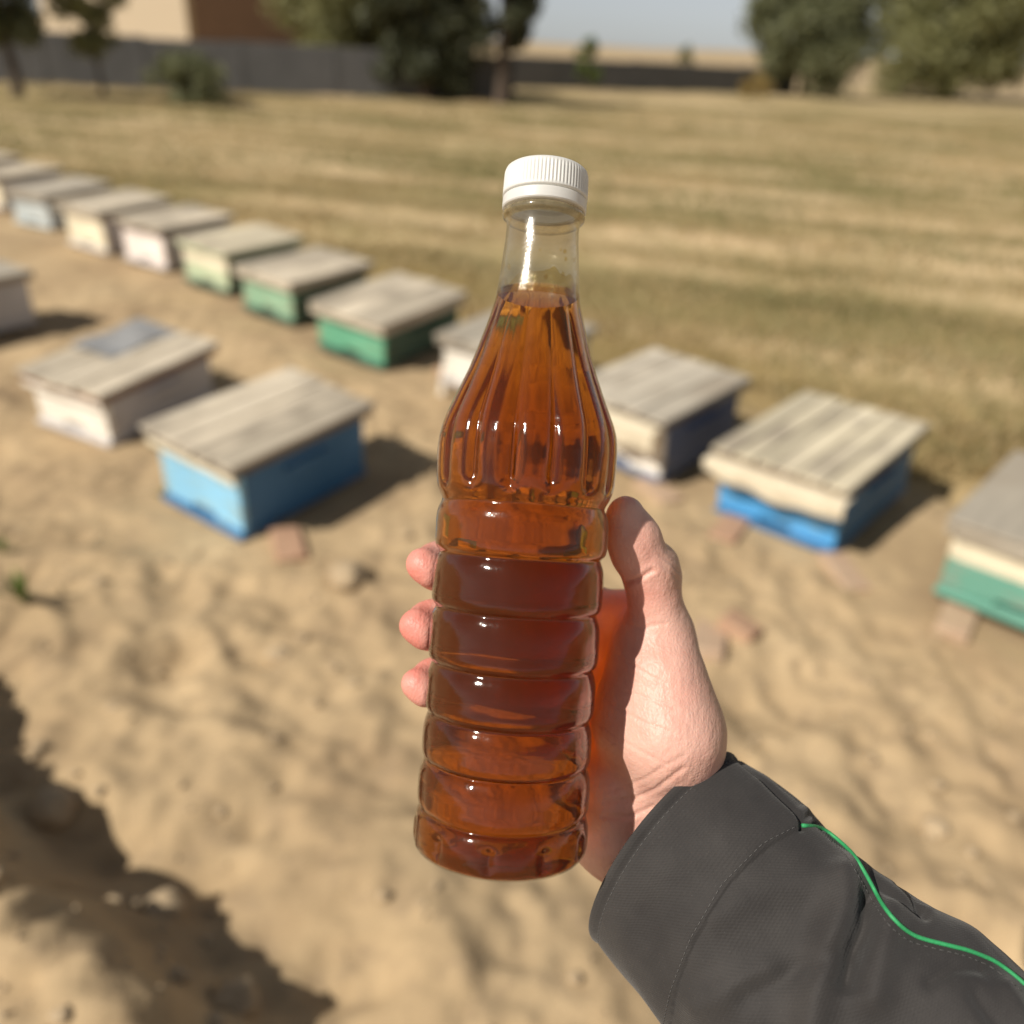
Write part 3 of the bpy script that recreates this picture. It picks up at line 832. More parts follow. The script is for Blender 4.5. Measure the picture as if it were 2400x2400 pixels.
gl = q.n('ShaderNodeBsdfGlass'); gl.inputs['IOR'].default_value = 1.34; gl.inputs['Roughness'].default_value = 0.04
tb = q.n('ShaderNodeBsdfTransparent'); tb.inputs[0].default_value = (1.0, 0.8, 0.5, 1)
df = q.n('ShaderNodeBsdfDiffuse'); df.inputs[0].default_value = (0.42, 0.09, 0.004, 1)
m1 = q.n('ShaderNodeMixShader'); m1.inputs[0].default_value = 0.03; q.l(gl.outputs[0], m1.inputs[1]); q.l(tb.outputs[0], m1.inputs[2])
m2 = q.n('ShaderNodeMixShader'); m2.inputs[0].default_value = 0.10; q.l(m1.outputs[0], m2.inputs[1]); q.l(df.outputs[0], m2.inputs[2])
q.l(m2.outputs[0], q.out.inputs['Surface'])
va = q.n('ShaderNodeVolumeAbsorption'); va.inputs['Color'].default_value = (0.865, 0.625, 0.02, 1); va.inputs['Density'].default_value = 92
q.l(va.outputs[0], q.out.inputs['Volume'])
M['honey'] = q.m
q = NB('honey_smear')        # a thin clear yellowish coat
q.t.nodes.remove(q.b)
tb = q.n('ShaderNodeBsdfTransparent'); tb.inputs[0].default_value = (0.97, 0.90, 0.66, 1)
gb = q.n('ShaderNodeBsdfGlossy'); gb.inputs['Roughness'].default_value = 0.05
bp_ = q.n('ShaderNodeBump'); bp_.inputs['Strength'].default_value = 0.5; bp_.inputs['Distance'].default_value = 0.002
q.l(q.noise(q.coord(), 260, 3), bp_.inputs['Height']); q.l(bp_.outputs[0], gb.inputs['Normal'])
lw = q.n('ShaderNodeLayerWeight'); lw.inputs['Blend'].default_value = 0.5
fr5 = q.math('ADD', q.math('MULTIPLY', q.math('POWER', lw.outputs['Facing'], 4.0), 0.8), 0.06)
mx = q.n('ShaderNodeMixShader'); q.l(fr5, mx.inputs[0]); q.l(tb.outputs[0], mx.inputs[1]); q.l(gb.outputs[0], mx.inputs[2])
q.l(mx.outputs[0], q.out.inputs['Surface'])
M['smear'] = q.m
body = mesh_obj('body', wl(V), np.concatenate([fo, fi, rim_f]), M['pet'], bottle, True)
body.data.materials.append(M['pet_neck']); body.data.materials.append(M['pet_ring'])
fy = np.concatenate([np.repeat(py_[:-1], NTH), np.repeat(py_[:-1], NTH), np.full(NTH, 400.0)])
body.data.polygons.foreach_set('material_index', np.where((fy > 494) & (fy < 522), 2, np.where(fy < 690, 1, 0)).astype(np.int32))

def fix_normals(o):
    bm = bmesh.new(); bm.from_mesh(o.data)
    bmesh.ops.remove_doubles(bm, verts=bm.verts[:], dist=1e-6)
    bmesh.ops.recalc_face_normals(bm, faces=bm.faces[:]); bm.to_mesh(o.data); bm.free()
fix_normals(body)

# honey: fills the bottle to a level surface
sel = py_ > 600
ho = mesh_obj('honey', c2w(np.concatenate([revolve(py_[sel] - np.clip((py_[sel] - 1945) / 40, 0, 1) * 2.6, ph_[sel], 0.00042).reshape(-1, 3)])), ring_faces(int(sel.sum()), NTH), M['honey'], None, True)
bm = bmesh.new(); bm.from_mesh(ho.data)
bmesh.ops.remove_doubles(bm, verts=bm.verts[:], dist=1e-6)
lev = c2w(BB + ax * s_of(687))
bmesh.ops.bisect_plane(bm, geom=bm.verts[:] + bm.edges[:] + bm.faces[:], plane_co=Vector(lev), plane_no=Vector((0, 0, 1)), clear_outer=True)
be = [e for e in bm.edges if e.is_boundary]
r_ = bmesh.ops.triangle_fill(bm, use_beauty=True, use_dissolve=False, edges=be)
for f in bm.faces: f.smooth = True
for e in be:
    if e.is_valid: e.smooth = False
bmesh.ops.recalc_face_normals(bm, faces=bm.faces[:])
bm.to_mesh(ho.data); bm.free()
tag(ho, 'dark amber honey filling the plastic bottle up to its neck', 'honey')

# a film of honey left on the inside of the neck, with a ragged upper edge
nf, mf = 160, 26
thf = np.linspace(0, 2 * math.pi, nf, endpoint=False)
ytop = 652 + 26 * (vn(np.cos(thf) * 1.7 + 5, np.sin(thf) * 1.7, 71) * 2) + 16 * vn(np.cos(thf) * 5 + 5, np.sin(thf) * 5, 72) * 2
FV = []
for side in (0, 1):
    for j in range(mf):
        t = j / (mf - 1)
        yy = 706 + (ytop - 706) * t
        th_ = (0.0011 * (1 - t) ** 0.5 * (0.6 + 0.9 * vn(np.cos(thf) * 3 + 2, np.sin(thf) * 3 + 4 * t, 73) * 2) + 0.0006 * np.exp(-((t - 0.93) / 0.06) ** 2)) * min(1, (1 - t) * 12) if side else 0.0
        th_ = np.maximum(th_, 0) + (0.00005 if side else 0)
        rr = np.array([r_of(v) for v in np.interp(yy, pa[:, 0], pa[:, 1])]) - 0.00085 - th_
        FV.append(BB + s_of(yy)[:, None] * ax + rr[:, None] * (np.cos(thf)[:, None] * bx_ + np.sin(thf)[:, None] * bz_))
FV = np.array(FV).reshape(-1, 3)
k = np.arange(nf); k2 = (k + 1) % nf; o1 = (mf - 1) * nf; o2 = mf * nf; o3 = (2 * mf - 1) * nf
film = mesh_obj('honey_film', c2w(FV), np.concatenate([ring_faces(mf, nf), ring_faces(mf, nf, o2)[:, ::-1], np.stack([o1 + k, o3 + k, o3 + k2, o1 + k2], -1), np.stack([k, k2, o2 + k2, o2 + k], -1)]), M['smear'], ho, True)
fix_normals(film)

# honey drops clinging inside the neck
for i in range(16):
    yy = random.uniform(560, 690) if i > 6 else random.uniform(650, 690)
    th = random.uniform(0, 2 * math.pi)
    rr = r_of(np.interp(yy, pa[:, 0], pa[:, 1])) - 0.0011
    p = BB + ax * s_of(yy) + rr * (math.cos(th) * bx_ + math.sin(th) * bz_)
    nrm = math.cos(th) * bx_ + math.sin(th) * bz_
    bm = bmesh.new(); bmesh.ops.create_icosphere(bm, subdivisions=3, radius=1)
    sz = random.uniform(0.0004, 0.0010) * (1.7 if i <= 4 else 1)
    tt = np.cross(ax, nrm)
    for v in bm.verts:
        c = np.array(v.co)
        q_ = p + tt * c[0] * sz + ax * c[1] * sz * random.uniform(1.15, 1.2) + nrm * min(c[2] * sz * 0.7, 0.00035)
        v.co = Vector(c2w(q_))
    bmesh.ops.recalc_face_normals(bm, faces=bm.faces[:])
    bm_obj('honey_drop', bm, M['smear'], ho, True)

# cap
q = NB('white_cap_plastic'); q.col((0.87, 0.87, 0.85)); q.set(Roughness=0.42)
tr = q.n('ShaderNodeBsdfTranslucent'); tr.inputs['Color'].default_value = (0.85, 0.84, 0.80, 1)
ms = q.n('ShaderNodeMixShader'); ms.inputs[0].default_value = 0.35
q.l(q.b.outputs[0], ms.inputs[1]); q.l(tr.outputs[0], ms.inputs[2]); q.l(ms.outputs[0], q.out.inputs['Surface'])
M['cap'] = q.m
cp = [(400, 0), (399.5, 60), (400, 82), (402, 90), (406, 95), (412, 97.5), (418, 98.5), (458, 99.5), (466, 99.5), (468, 96), (469, 85), (469, 81), (412, 80.5), (410, 60), (410, 0)]
bd = [(471, 84), (471, 97), (473, 98.6), (486, 98.8), (494, 98.6), (497, 96), (497, 84)]
NC = 432
def cap_mesh(name, pr, ridged, parent):
    pr = np.array(pr, float)
    th = np.linspace(0, 2 * math.pi, NC, endpoint=False)
    t = np.zeros(len(pr)); t[1:] = np.cumsum(np.linalg.norm(np.diff(pr, axis=0), axis=1))
    tt = np.unique(np.concatenate([np.linspace(0, t[-1], 60), t])); y = np.interp(tt, t, pr[:, 0]); h = np.interp(tt, t, pr[:, 1])
    R_ = np.array([r_of(v) for v in h])[:, None] * np.ones(NC)
    if ridged:
        e = sstep(408, 416, y) * (1 - sstep(458, 463, y)) * (h > 90)
        R_ = R_ * (1 - 0.022 * e[:, None] * (0.5 + 0.5 * np.sign(np.sin(72 * th)) * np.abs(np.sin(72 * th)) ** 0.5))
    P = BB + s_of(y)[:, None, None] * ax + R_[..., None] * (np.cos(th)[None, :, None] * bx_ + np.sin(th)[None, :, None] * bz_)
    o = mesh_obj(name, wl(P.reshape(-1, 3)), ring_faces(len(y), NC), M['cap'], parent, True)
    fix_normals(o); return o
cap = cap_mesh('cap', cp, True, bottle)
cap_mesh('tamper_band', bd, False, cap)

# ---------------------------------------------------------------- the hand: blended round cones, meshed by surface nets
VOX = 0.0008
lo, hi_ = np.array([-0.062, -0.205, 0.285]), np.array([0.165, 0.012, 0.415])
dims = np.ceil((hi_ - lo) / VOX).astype(int)
D = np.full(dims, 0.05, np.float32)
def smin(a, b, k):
    h = np.clip(0.5 + 0.5 * (b - a) / k, 0, 1)
    return b * (1 - h) + a * h - k * h * (1 - h)
def cone(a, b, r1, r2, k=0.006):
    a, b = np.array(a), np.array(b)
    mg = max(r1, r2) + k + 0.006
    i0 = np.clip(((np.minimum(a, b) - mg - lo) / VOX).astype(int), 0, dims - 1)
    i1 = np.clip(((np.maximum(a, b) + mg - lo) / VOX).astype(int) + 1, 1, dims)
    X = [(np.arange(i0[j], i1[j]) * VOX + lo[j]).astype(np.float32) for j in range(3)]
    px, py, pz = X[0][:, None, None] - a[0], X[1][None, :, None] - a[1], X[2][None, None, :] - a[2]
    ba = b - a; L2 = max(float(ba @ ba), 1e-12)
    t = np.clip((px * ba[0] + py * ba[1] + pz * ba[2]) / L2, 0, 1)
    d = np.sqrt((px - t * ba[0]) ** 2 + (py - t * ba[1]) ** 2 + (pz - t * ba[2]) ** 2) - (r1 + t * (r2 - r1))
    s = tuple(slice(i0[j], i1[j]) for j in range(3))
    D[s] = smin(D[s], d, k)
def R_(px, z): return px * z / FPX

# fingers wrap the back of the bottle; angle is measured from the bottle's left side towards its back
def wrap(y, ang, extra=0.0):
    rb = r_of(201)
    c = BB + ax * s_of(y)
    back = bz_ if bz_[2] > 0 else -bz_
    a = math.radians(ang)
    return c + (rb + extra) * (-math.cos(a) * bx_ + math.sin(a) * back)

FING = [  # name, tip y, tip angle, finger radius, MCP pixel, lengths in degrees
    ('index', 1348, 24, 0.0097, (1478, 1478, 0.372), 34, 42, 1352, 1385),
    ('middle', 1497, 22, 0.0099, (1462, 1570, 0.379), 36, 46, 1496, 1515),
    ('ring', 1641, 26, 0.0091, (1432, 1675, 0.381), 34, 42, 1640, 1650),
    ('little', 1768, 52, 0.0074, (1396, 1775, 0.377), 30, 34, 1765, 1772),
]
MCP = {}
NAILS = []
for nm, ty, ta_, fr, mc, d1, d2, yd, yp in FING:
    tip = wrap(ty, ta_, fr * 0.94); dip = wrap(yd, ta_ + d1, fr * 1.02); pip = wrap(yp, ta_ + d1 + d2, fr * 1.12)
    mcp = pc(*mc); MCP[nm] = mcp
    apex = wrap(ty - 4, ta_ - 5, fr * 0.80); mid = wrap(ty + 2, ta_ + 13, fr * 0.96)
    cone(apex, mid, fr * 0.70, fr * 0.98, 0.0025)
    cone(mid, tip * 0.45 + dip * 0.55, fr * 0.98, fr * 1.0, 0.0025)
    cone(apex + np.array([0.0035, -0.0030, -0.0008]), mid + np.array([0.0, -0.0014, -0.0012]), fr * 0.68, fr * 0.88, 0.0025)
    cone(tip * 0.55 + dip * 0.45, dip, fr * 1.0, fr * 0.97, 0.0025)
    cone(dip, pip, fr * 0.97, fr * 1.08, 0.003)
    cone(pip, mcp, fr * 1.12, fr * 1.32, 0.005)
    back = bz_ if bz_[2] > 0 else -bz_
    ax_c = BB + ax * s_of(ty)
    out = tip - ax_c; out -= ax * (out @ ax); out /= np.linalg.norm(out)
    along = tip - dip; along /= np.linalg.norm(along)
    NAILS.append((tip, out, along, fr))
wr = pc(1590, 1960, 0.358)
cone(MCP['index'], pc(1540, 1790, 0.358), 0.0145, 0.0185, 0.010)
cone(MCP['middle'], pc(1496, 1830, 0.360), 0.0135, 0.0175, 0.010)
cone(MCP['ring'], pc(1455, 1870, 0.363), 0.0130, 0.0170, 0.010)
cone(MCP['little'], pc(1432, 1925, 0.358), 0.0135, 0.0190, 0.010)
cone(MCP['index'], MCP['middle'], 0.0135, 0.0135, 0.008)
cone(MCP['middle'], MCP['ring'], 0.0130, 0.0130, 0.008)
cone(MCP['ring'], MCP['little'], 0.0125, 0.0125, 0.008)
# heel of the palm under the little finger
cone(pc(1424, 1850, 0.349), pc(1455, 1950, 0.350), 0.0145, 0.0180, 0.010)
# ball of the thumb
cone(pc(1556, 1590, 0.336), pc(1568, 1720, 0.335), 0.0150, 0.0192, 0.010)
cone(pc(1568, 1720, 0.335), pc(1580, 1840, 0.349), 0.0192, 0.0200, 0.012)
# wrist and forearm, running on inside the sleeve
cone(pc(1475, 1930, 0.360), pc(1640, 2100, 0.345), 0.020, 0.0215, 0.014)
cone(pc(1590, 1850, 0.354), pc(1720, 2030, 0.343), 0.020, 0.0215, 0.014)
cone(pc(1660, 2080, 0.345), pc(2000, 2420, 0.322), 0.026, 0.030, 0.012)
# thumb: metacarpal head, joint, pad, tip
cmc, mcpj, ip, tt_ = pc(1575, 1700, 0.338), pc(1549, 1490, 0.3435), pc(1521, 1338, 0.336), pc(1466, 1206, 0.3305)
cone(cmc, mcpj, 0.0180, 0.0128, 0.008)
cone(mcpj, ip, 0.0126, 0.0102, 0.006)
cone(ip, pc(1490, 1262, 0.3325), 0.0104, 0.0094, 0.004)
cone(pc(1490, 1262, 0.3325), tt_, 0.0094, 0.0074, 0.004)
cone(pc(1478, 1300, 0.333), pc(1464, 1240, 0.331), 0.0076, 0.0076, 0.005)     # pad of the thumb
cone(pc(1545, 1318, 0.342), pc(1552, 1345, 0.342), 0.0074, 0.0074, 0.006)     # knuckle
# web between thumb and index
cone(pc(1520, 1500, 0.352), MCP['index'], 0.0105, 0.0120, 0.012)
cone(pc(1506, 1560, 0.344), pc(1470, 1680, 0.345), 0.013, 0.015, 0.012)

# the skin flattens against the bottle
G = [(np.arange(dims[j]) * VOX + lo[j]).astype(np.float32) for j in range(3)]
gxx, gyy, gzz = G[0][:, None, None] - BB[0], G[1][None, :, None] - BB[1], G[2][None, None, :] - BB[2]
sa = gxx * ax[0] + gyy * ax[1] + gzz * ax[2]
ra = np.sqrt(np.maximum(gxx ** 2 + gyy ** 2 + gzz ** 2 - sa ** 2, 0))
sp, rp = s_of(py_[::-1]), np.array([r_of(v) for v in ph_[::-1]])
mm = py_[::-1] < 1975
rmax = np.interp(sa.ravel(), sp[mm], np.maximum(rp[mm], 0)).reshape(sa.shape).astype(np.float32)
rmax = np.where((sa < 0) | (sa > s_of(1150)), rmax, np.maximum(rmax, r_of(199)))
db = (rmax + 0.0006) - ra
db = np.where(sa < -0.001, -0.05, db).astype(np.float32)
D = -smin(-D, -db, 0.0016)
del gxx, gyy, gzz, sa, ra, rmax, db

def surface_nets(D):
    S = D < 0
    n = np.array(D.shape) - 1
    cnt = np.zeros(n, np.float32); acc = np.zeros(tuple(n) + (3,), np.float32)
    corners = [(i, j, k) for i in (0, 1) for j in (0, 1) for k in (0, 1)]
    sl_ = lambda c: D[c[0]:c[0] + n[0], c[1]:c[1] + n[1], c[2]:c[2] + n[2]]
    any_in = np.zeros(n, bool); all_in = np.ones(n, bool)
    for c in corners:
        t = S[c[0]:c[0] + n[0], c[1]:c[1] + n[1], c[2]:c[2] + n[2]]; any_in |= t; all_in &= t
    act = any_in & ~all_in
    I = np.argwhere(act)
    P = np.zeros((len(I), 3)); N = np.zeros(len(I))
    val = {c: D[I[:, 0] + c[0], I[:, 1] + c[1], I[:, 2] + c[2]] for c in corners}
    for a in corners:
        for axn in range(3):
            if a[axn]: continue
            b = list(a); b[axn] = 1; b = tuple(b)
            va_, vb_ = val[a], val[b]
            cr = (va_ < 0) != (vb_ < 0)
            t = np.where(cr, va_ / (va_ - vb_ + 1e-12), 0)
            p = np.array(a, float)[None] + 0; p = np.repeat(p, len(I), 0); p[:, axn] = t
            P[cr] += p[cr]; N[cr] += 1
    P = I + P / np.maximum(N, 1)[:, None]
    ids = np.full(n, -1, np.int64); ids[act] = np.arange(len(I))
    Fs = []
    for axn in range(3):
        A = S; sh = [slice(None)] * 3; sh[axn] = slice(0, -1); s2 = [slice(None)] * 3; s2[axn] = slice(1, None)
        E = np.argwhere(A[tuple(sh)] != A[tuple(s2)])
        o = [d for d in range(3) if d != axn]
        ok = (E[:, o[0]] > 0) & (E[:, o[1]] > 0) & (E[:, o[0]] < n[o[0]]) & (E[:, o[1]] < n[o[1]]); E = E[ok]
        q = []
        for da, db_ in ((0, 0), (1, 0), (1, 1), (0, 1)):
            e = E.copy(); e[:, o[0]] -= da; e[:, o[1]] -= db_
            q.append(ids[e[:, 0], e[:, 1], e[:, 2]])
        q = np.stack(q, 1)
        fl = A[E[:, 0], E[:, 1], E[:, 2]] ^ (axn == 1)
        q[~fl] = q[~fl][:, ::-1]
        Fs.append(q)
    return P, np.concatenate(Fs)

HV, HF = surface_nets(D)
HV = HV * VOX + lo
del D
# relax
deg = np.zeros(len(HV)); np.add.at(deg, HF.ravel(), 2)
for it in range(5):
    acc = np.zeros_like(HV)
    for a in range(4):
        np.add.at(acc, HF[:, a], HV[HF[:, (a + 1) % 4]] + HV[HF[:, (a + 3) % 4]])
    HV = HV * 0.45 + 0.55 * acc / deg[:, None]

def vnormals(V, Fq):
    n = np.cross(V[Fq[:, 2]] - V[Fq[:, 0]], V[Fq[:, 3]] - V[Fq[:, 1]])
    N = np.zeros_like(V)
    for a in range(4): np.add.at(N, Fq[:, a], n)
    return N / (np.linalg.norm(N, axis=1, keepdims=True) + 1e-12)

def seg_dist(px, py, path):
    d = np.full(px.shape, 1e9)
    for (ax0, ay0), (bx0, by0) in zip(path[:-1], path[1:]):
        ex, ey = bx0 - ax0, by0 - ay0
        t = np.clip(((px - ax0) * ex + (py - ay0) * ey) / (ex * ex + ey * ey + 1e-9), 0, 1)
        d = np.minimum(d, np.hypot(px - ax0 - t * ex, py - ay0 - t * ey))
    return d

HN = vnormals(HV, HF)
hpx, hpy = 1200 + FPX * HV[:, 0] / HV[:, 2], 1200 - FPX * HV[:, 1] / HV[:, 2]
front = np.clip(-HN[:, 2] * 2, 0, 1)
CREASES = [  # palm and wrist lines: path on the palm, depth in mm, half width in pixels
    ([(1442, 1362), (1470, 1366), (1500, 1354), (1528, 1336)], 1.5, 6),
    ([(1455, 1462), (1500, 1472), (1560, 1462)], 0.5, 5),
    ([(1440, 1530), (1500, 1570), (1560, 1605)], 0.45, 4),
    ([(1462, 1620), (1530, 1640), (1590, 1662)], 0.35, 4),
    ([(1420, 1640), (1500, 1690), (1580, 1720)], 0.45, 4),
    ([(1410, 1700), (1480, 1750), (1560, 1790)], 0.35, 4),
    ([(1420, 1880), (1490, 1872), (1545, 1845), (1600, 1800)], 0.8, 6),
    ([(1415, 1915), (1480, 1915), (1530, 1890)], 0.8, 6),
    ([(1440, 1850), (1520, 1820), (1600, 1770)], 0.45, 5),
    ([(1545, 1300), (1572, 1318), (1590, 1340)], 0.5, 4),
    ([(1548, 1322), (1570, 1335), (1588, 1358)], 0.5, 4),
]
disp = np.zeros(len(HV))
for path, dep, wd in CREASES:
    path = [tuple(p) for p in smooth_path(path, 14)]
    jx = 3 * vn(hpx * 0.03, hpy * 0.03, 51)
    d = seg_dist(hpx + jx, hpy + jx, path)
    disp -= dep * 0.001 * np.exp(-(d / wd) ** 2) - dep * 0.00035 * np.exp(-(d / (wd * 2.6)) ** 2)
disp *= front * (HV[:, 2] < 0.366)
disp += 0.0002 * vn(hpx * 0.03, hpy * 0.03, 52) + 0.00008 * vn(hpx * 0.08, hpy * 0.08, 53)
HV = HV + HN * disp[:, None]

person = empty('person', Matrix.Translation(Vector(c2w(wr))))
tag(person, 'hand and forearm in a dark grey jacket sleeve holding up the honey bottle', 'person')
pw_ = c2w(wr)
hand = mesh_obj('hand', c2w(HV) - pw_, HF, None, person, True)
fix_normals(hand)
ca = hand.data.color_attributes.new('flush', 'FLOAT_COLOR', 'POINT')
# blood colour: fingertips and the thumb crease are pinker, the outer thumb browner
me_v = np.empty(len(hand.data.vertices) * 3, np.float32); hand.data.vertices.foreach_get('co', me_v); me_v = me_v.reshape(-1, 3) + pw_
rel = me_v - CAM; zc = rel @ WV; qx, qy = 1200 + FPX * (rel @ RV) / zc, 1200 - FPX * (rel @ UV) / zc
red = 0.9 * (1 - sstep(960, 1060, qx)) * (1 - 0.35 * sstep(1560, 1640, qy)) + 0.35 * vn(qx * 0.035, qy * 0.035, 81) * (qx < 1060) + 0.45 * np.exp(-(((qx - 1490) / 60) ** 2 + ((qy - 1400) / 70) ** 2)) + 0.25 * np.exp(-(((qx - 1520) / 70) ** 2 + ((qy - 1650) / 90) ** 2))
tan = sstep(1525, 1600, qx - 0.28 * (qy - 1330)) * (1 - sstep(1900, 2000, qy))
ca.data.foreach_set('color', np.stack([np.clip(red, 0, 1), np.clip(tan, 0, 1), 0 * red, 0 * red + 1], 1).astype(np.float32).ravel())

q = NB('skin'); o_ = q.coord()
at_ = q.n('ShaderNodeAttribute', attribute_name='flush'); sp_ = q.n('ShaderNodeSeparateColor'); q.l(at_.outputs['Color'], sp_.inputs[0])
n1, n2 = q.noise(o_, 55, 4, 0.6), q.noise(o_, 260, 3, 0.6)
c_ = q.ramp(n1, [(0.3, (0.64, 0.345, 0.28)), (0.52, (0.71, 0.42, 0.345)), (0.75, (0.73, 0.47, 0.385))])
c_ = q.mix(sp_.outputs[0], c_, (0.68, 0.22, 0.18))
c_ = q.mix(q.math('MULTIPLY', sp_.outputs[1], 0.6), c_, (0.42, 0.265, 0.18))
c_ = q.mix(q.math('MULTIPLY', n2, 0.25), c_, (0.55, 0.27, 0.19))
q.col(c_); q.set(Roughness=0.46, Subsurface_Weight=0.12, Subsurface_Scale=0.004, Specular_IOR_Level=0.4)
q.b.inputs['Subsurface Radius'].default_value = (1.0, 0.35, 0.2)
vo = q.n('ShaderNodeTexVoronoi', feature='DISTANCE_TO_EDGE'); vo.inputs['Scale'].default_value = 620
q.l(q.mapping(o_, (1, 0.55, 1), (0.3, 0.4, 0.7)), vo.inputs['Vector'])
q.bump(vo.outputs['Distance'], 0.3, 0.0006)
wrp = q.n('ShaderNodeVectorMath', operation='ADD'); nz_ = q.n('ShaderNodeTexNoise'); nz_.inputs['Scale'].default_value = 60
q.l(o_, nz_.inputs['Vector']); sc_ = q.n('ShaderNodeVectorMath', operation='SCALE'); sc_.inputs['Scale'].default_value = 0.012
q.l(nz_.outputs['Color'], sc_.inputs[0]); q.l(o_, wrp.inputs[0]); q.l(sc_.outputs[0], wrp.inputs[1])
for rot_, scl_, st_ in (((0.2, 0.1, 0.5), 95, 0.07), ((0.5, 0.9, -0.5), 150, 0.05)):
    v2_ = q.n('ShaderNodeTexVoronoi', feature='DISTANCE_TO_EDGE'); v2_.inputs['Scale'].default_value = scl_
    q.l(q.mapping(wrp.outputs[0], (1, 0.28, 0.6), rot_), v2_.inputs['Vector'])
    q.bump(q.ramp(v2_.outputs['Distance'], [(0.0, (0, 0, 0)), (0.05, (1, 1, 1))]), st_, 0.0006); q.bump(q.noise(o_, 180, 4), 0.12, 0.001); q.bump(q.noise(q.mapping(o_, (1, 0.2, 0.6), (0, 0, 0.6)), 420, 3), 0.3, 0.0007)
M['skin'] = q.m
hand.data.materials.append(M['skin'])
q = NB('fingernail'); q.col((0.74, 0.52, 0.44)); q.set(Roughness=0.25, Coat_Weight=0.3); M['nail'] = q.m
bvh_h = BVHTree.FromPolygons([tuple(v) for v in me_v], [tuple(p.vertices) for p in hand.data.polygons])
for tip, out, along, fr in NAILS:
    side = np.cross(out, along)
    V, Fc = [], []
    for j in range(7):
        for i in range(7):
            u, v = (i - 3) / 3, (j - 3) / 3
            ww = fr * 0.66 * math.sqrt(max(0.05, 1 - 0.25 * max(0, v) ** 2 - 0.35 * max(0, -v) ** 2))
            p0 = tip + side * ww * u * 0.95 + along * (v * fr * 0.55 - fr * 0.12) + out * math.sqrt(max(0.1, 1 - (0.63 * u) ** 2)) * fr
            h_ = bvh_h.find_nearest(Vector(c2w(p0)))
            nv_ = np.array(h_[1]); nv_ = nv_ if nv_ @ (c2w(p0) - c2w(tip)) > 0 else -nv_
            p1 = np.array(h_[0]) + nv_ * 0.0003
            V.append(p1 - pw_)
    Fc = [(j * 7 + i, j * 7 + i + 1, j * 7 + i + 8, j * 7 + i + 7) for j in range(6) for i in range(6)]
    mesh_obj('fingernail', V, Fc, M['nail'], hand, True)

# ---------------------------------------------------------------- jacket sleeve
ST = [  # left outline, right outline, depth
    ((1404, 2192), (1712, 1768), 0.343), ((1470, 2282), (1795, 1820), 0.338), ((1560, 2402), (1885, 1885), 0.331),
    ((1670, 2550), (1968, 1970), 0.322), ((1800, 2720), (2068, 2048), 0.312), ((1950, 2890), (2168, 2132), 0.303),
    ((2140, 3070), (2290, 2195), 0.294), ((2400, 3250), (2420, 2305), 0.284), ((2800, 3480), (2720, 2560), 0.268), ((3200, 3700), (3050, 2800), 0.252)]
NU, NV = 420, 300
Ls = np.array([pc(l[0], l[1], z) for l, r, z in ST]); Rs = np.array([pc(r[0], r[1], z) for l, r, z in ST])
tk = np.zeros(len(ST)); Cs = (Ls + Rs) / 2; tk[1:] = np.cumsum(np.linalg.norm(np.diff(Cs, axis=0), axis=1))
uu = np.linspace(0, tk[-1], NU)
def spl(P):
    out = np.stack([np.interp(uu, tk, P[:, i]) for i in range(3)], 1)
    for _ in range(60):
        out[1:-1] = (out[:-2] + 2 * out[1:-1] + out[2:]) / 4
    return out
Lu, Ru = spl(Ls), spl(Rs)
Cu = (Lu + Ru) / 2; Hw = (Ru - Lu) / 2
Ax = np.gradient(Cu, axis=0); Ax /= np.linalg.norm(Ax, axis=1, keepdims=True)
Dp = np.cross(Hw, Ax); Dp /= np.linalg.norm(Dp, axis=1, keepdims=True)
Dp *= np.sign(-(Dp[:, 2:3]))                 # towards the camera
Hl = np.linalg.norm(Hw, axis=1)
va_ = np.linspace(0, 2 * math.pi, NV, endpoint=False)
dep = 0.70
SP = Cu[:, None] + np.cos(va_)[None, :, None] * Hw[:, None] + np.sin(va_)[None, :, None] * (Dp * (Hl * dep)[:, None])[:, None]
bul = np.clip(np.sin(va_), 0, 1)[None, :] ** 1.2 * (1 - sstep(0, 0.075, uu))[:, None] * 0.0135
SP = SP - bul[..., None] * Ax[:, None]
SF = ring_faces(NU, NV)
flat = SP.reshape(-1, 3)
SN = vnormals(flat, SF)
cen = np.repeat(Cu, NV, 0)
SN *= np.sign(np.sum(SN * (flat - cen), 1, keepdims=True))
spx, spy = 1200 + FPX * flat[:, 0] / flat[:, 2], 1200 - FPX * flat[:, 1] / flat[:, 2]
fr_ = np.clip(-SN[:, 2] * 3 + 0.4, 0, 1)
uf, vf = np.repeat(uu, NV), np.tile(va_, NU)
SEAM = [(1930, 1915), (1872, 1945), (1798, 1982), (1700, 2080), (1625, 2210), (1580, 2330), (1560, 2420), (1570, 2600)]
SLIT = [(1722, 1776), (1760, 1805), (1810, 1850), (1866, 1912), (1876, 1944)]
PIPE = [(1880, 1936), (1912, 1934), (1950, 1955), (1995, 1995), (2030, 2055), (2062, 2110), (2095, 2160), (2140, 2196), (2200, 2212), (2270, 2228), (2330, 2252), (2380, 2290), (2440, 2345), (2520, 2420)]
disp = 0.0034 * vn(uf * 26 + np.cos(vf) * 1.3, np.sin(vf) * 2 + uf * 18, 61) + 0.0010 * vn(uf * 70, vf * 4, 62)
disp *= sstep(0, 0.03, uf)
def add(path, amp, wd, n=24):
    global disp
    d = seg_dist(spx, spy, [tuple(p) for p in smooth_path(path, n)])
    disp = disp + fr_ * amp * 0.001 * np.exp(-(d / wd) ** 2)
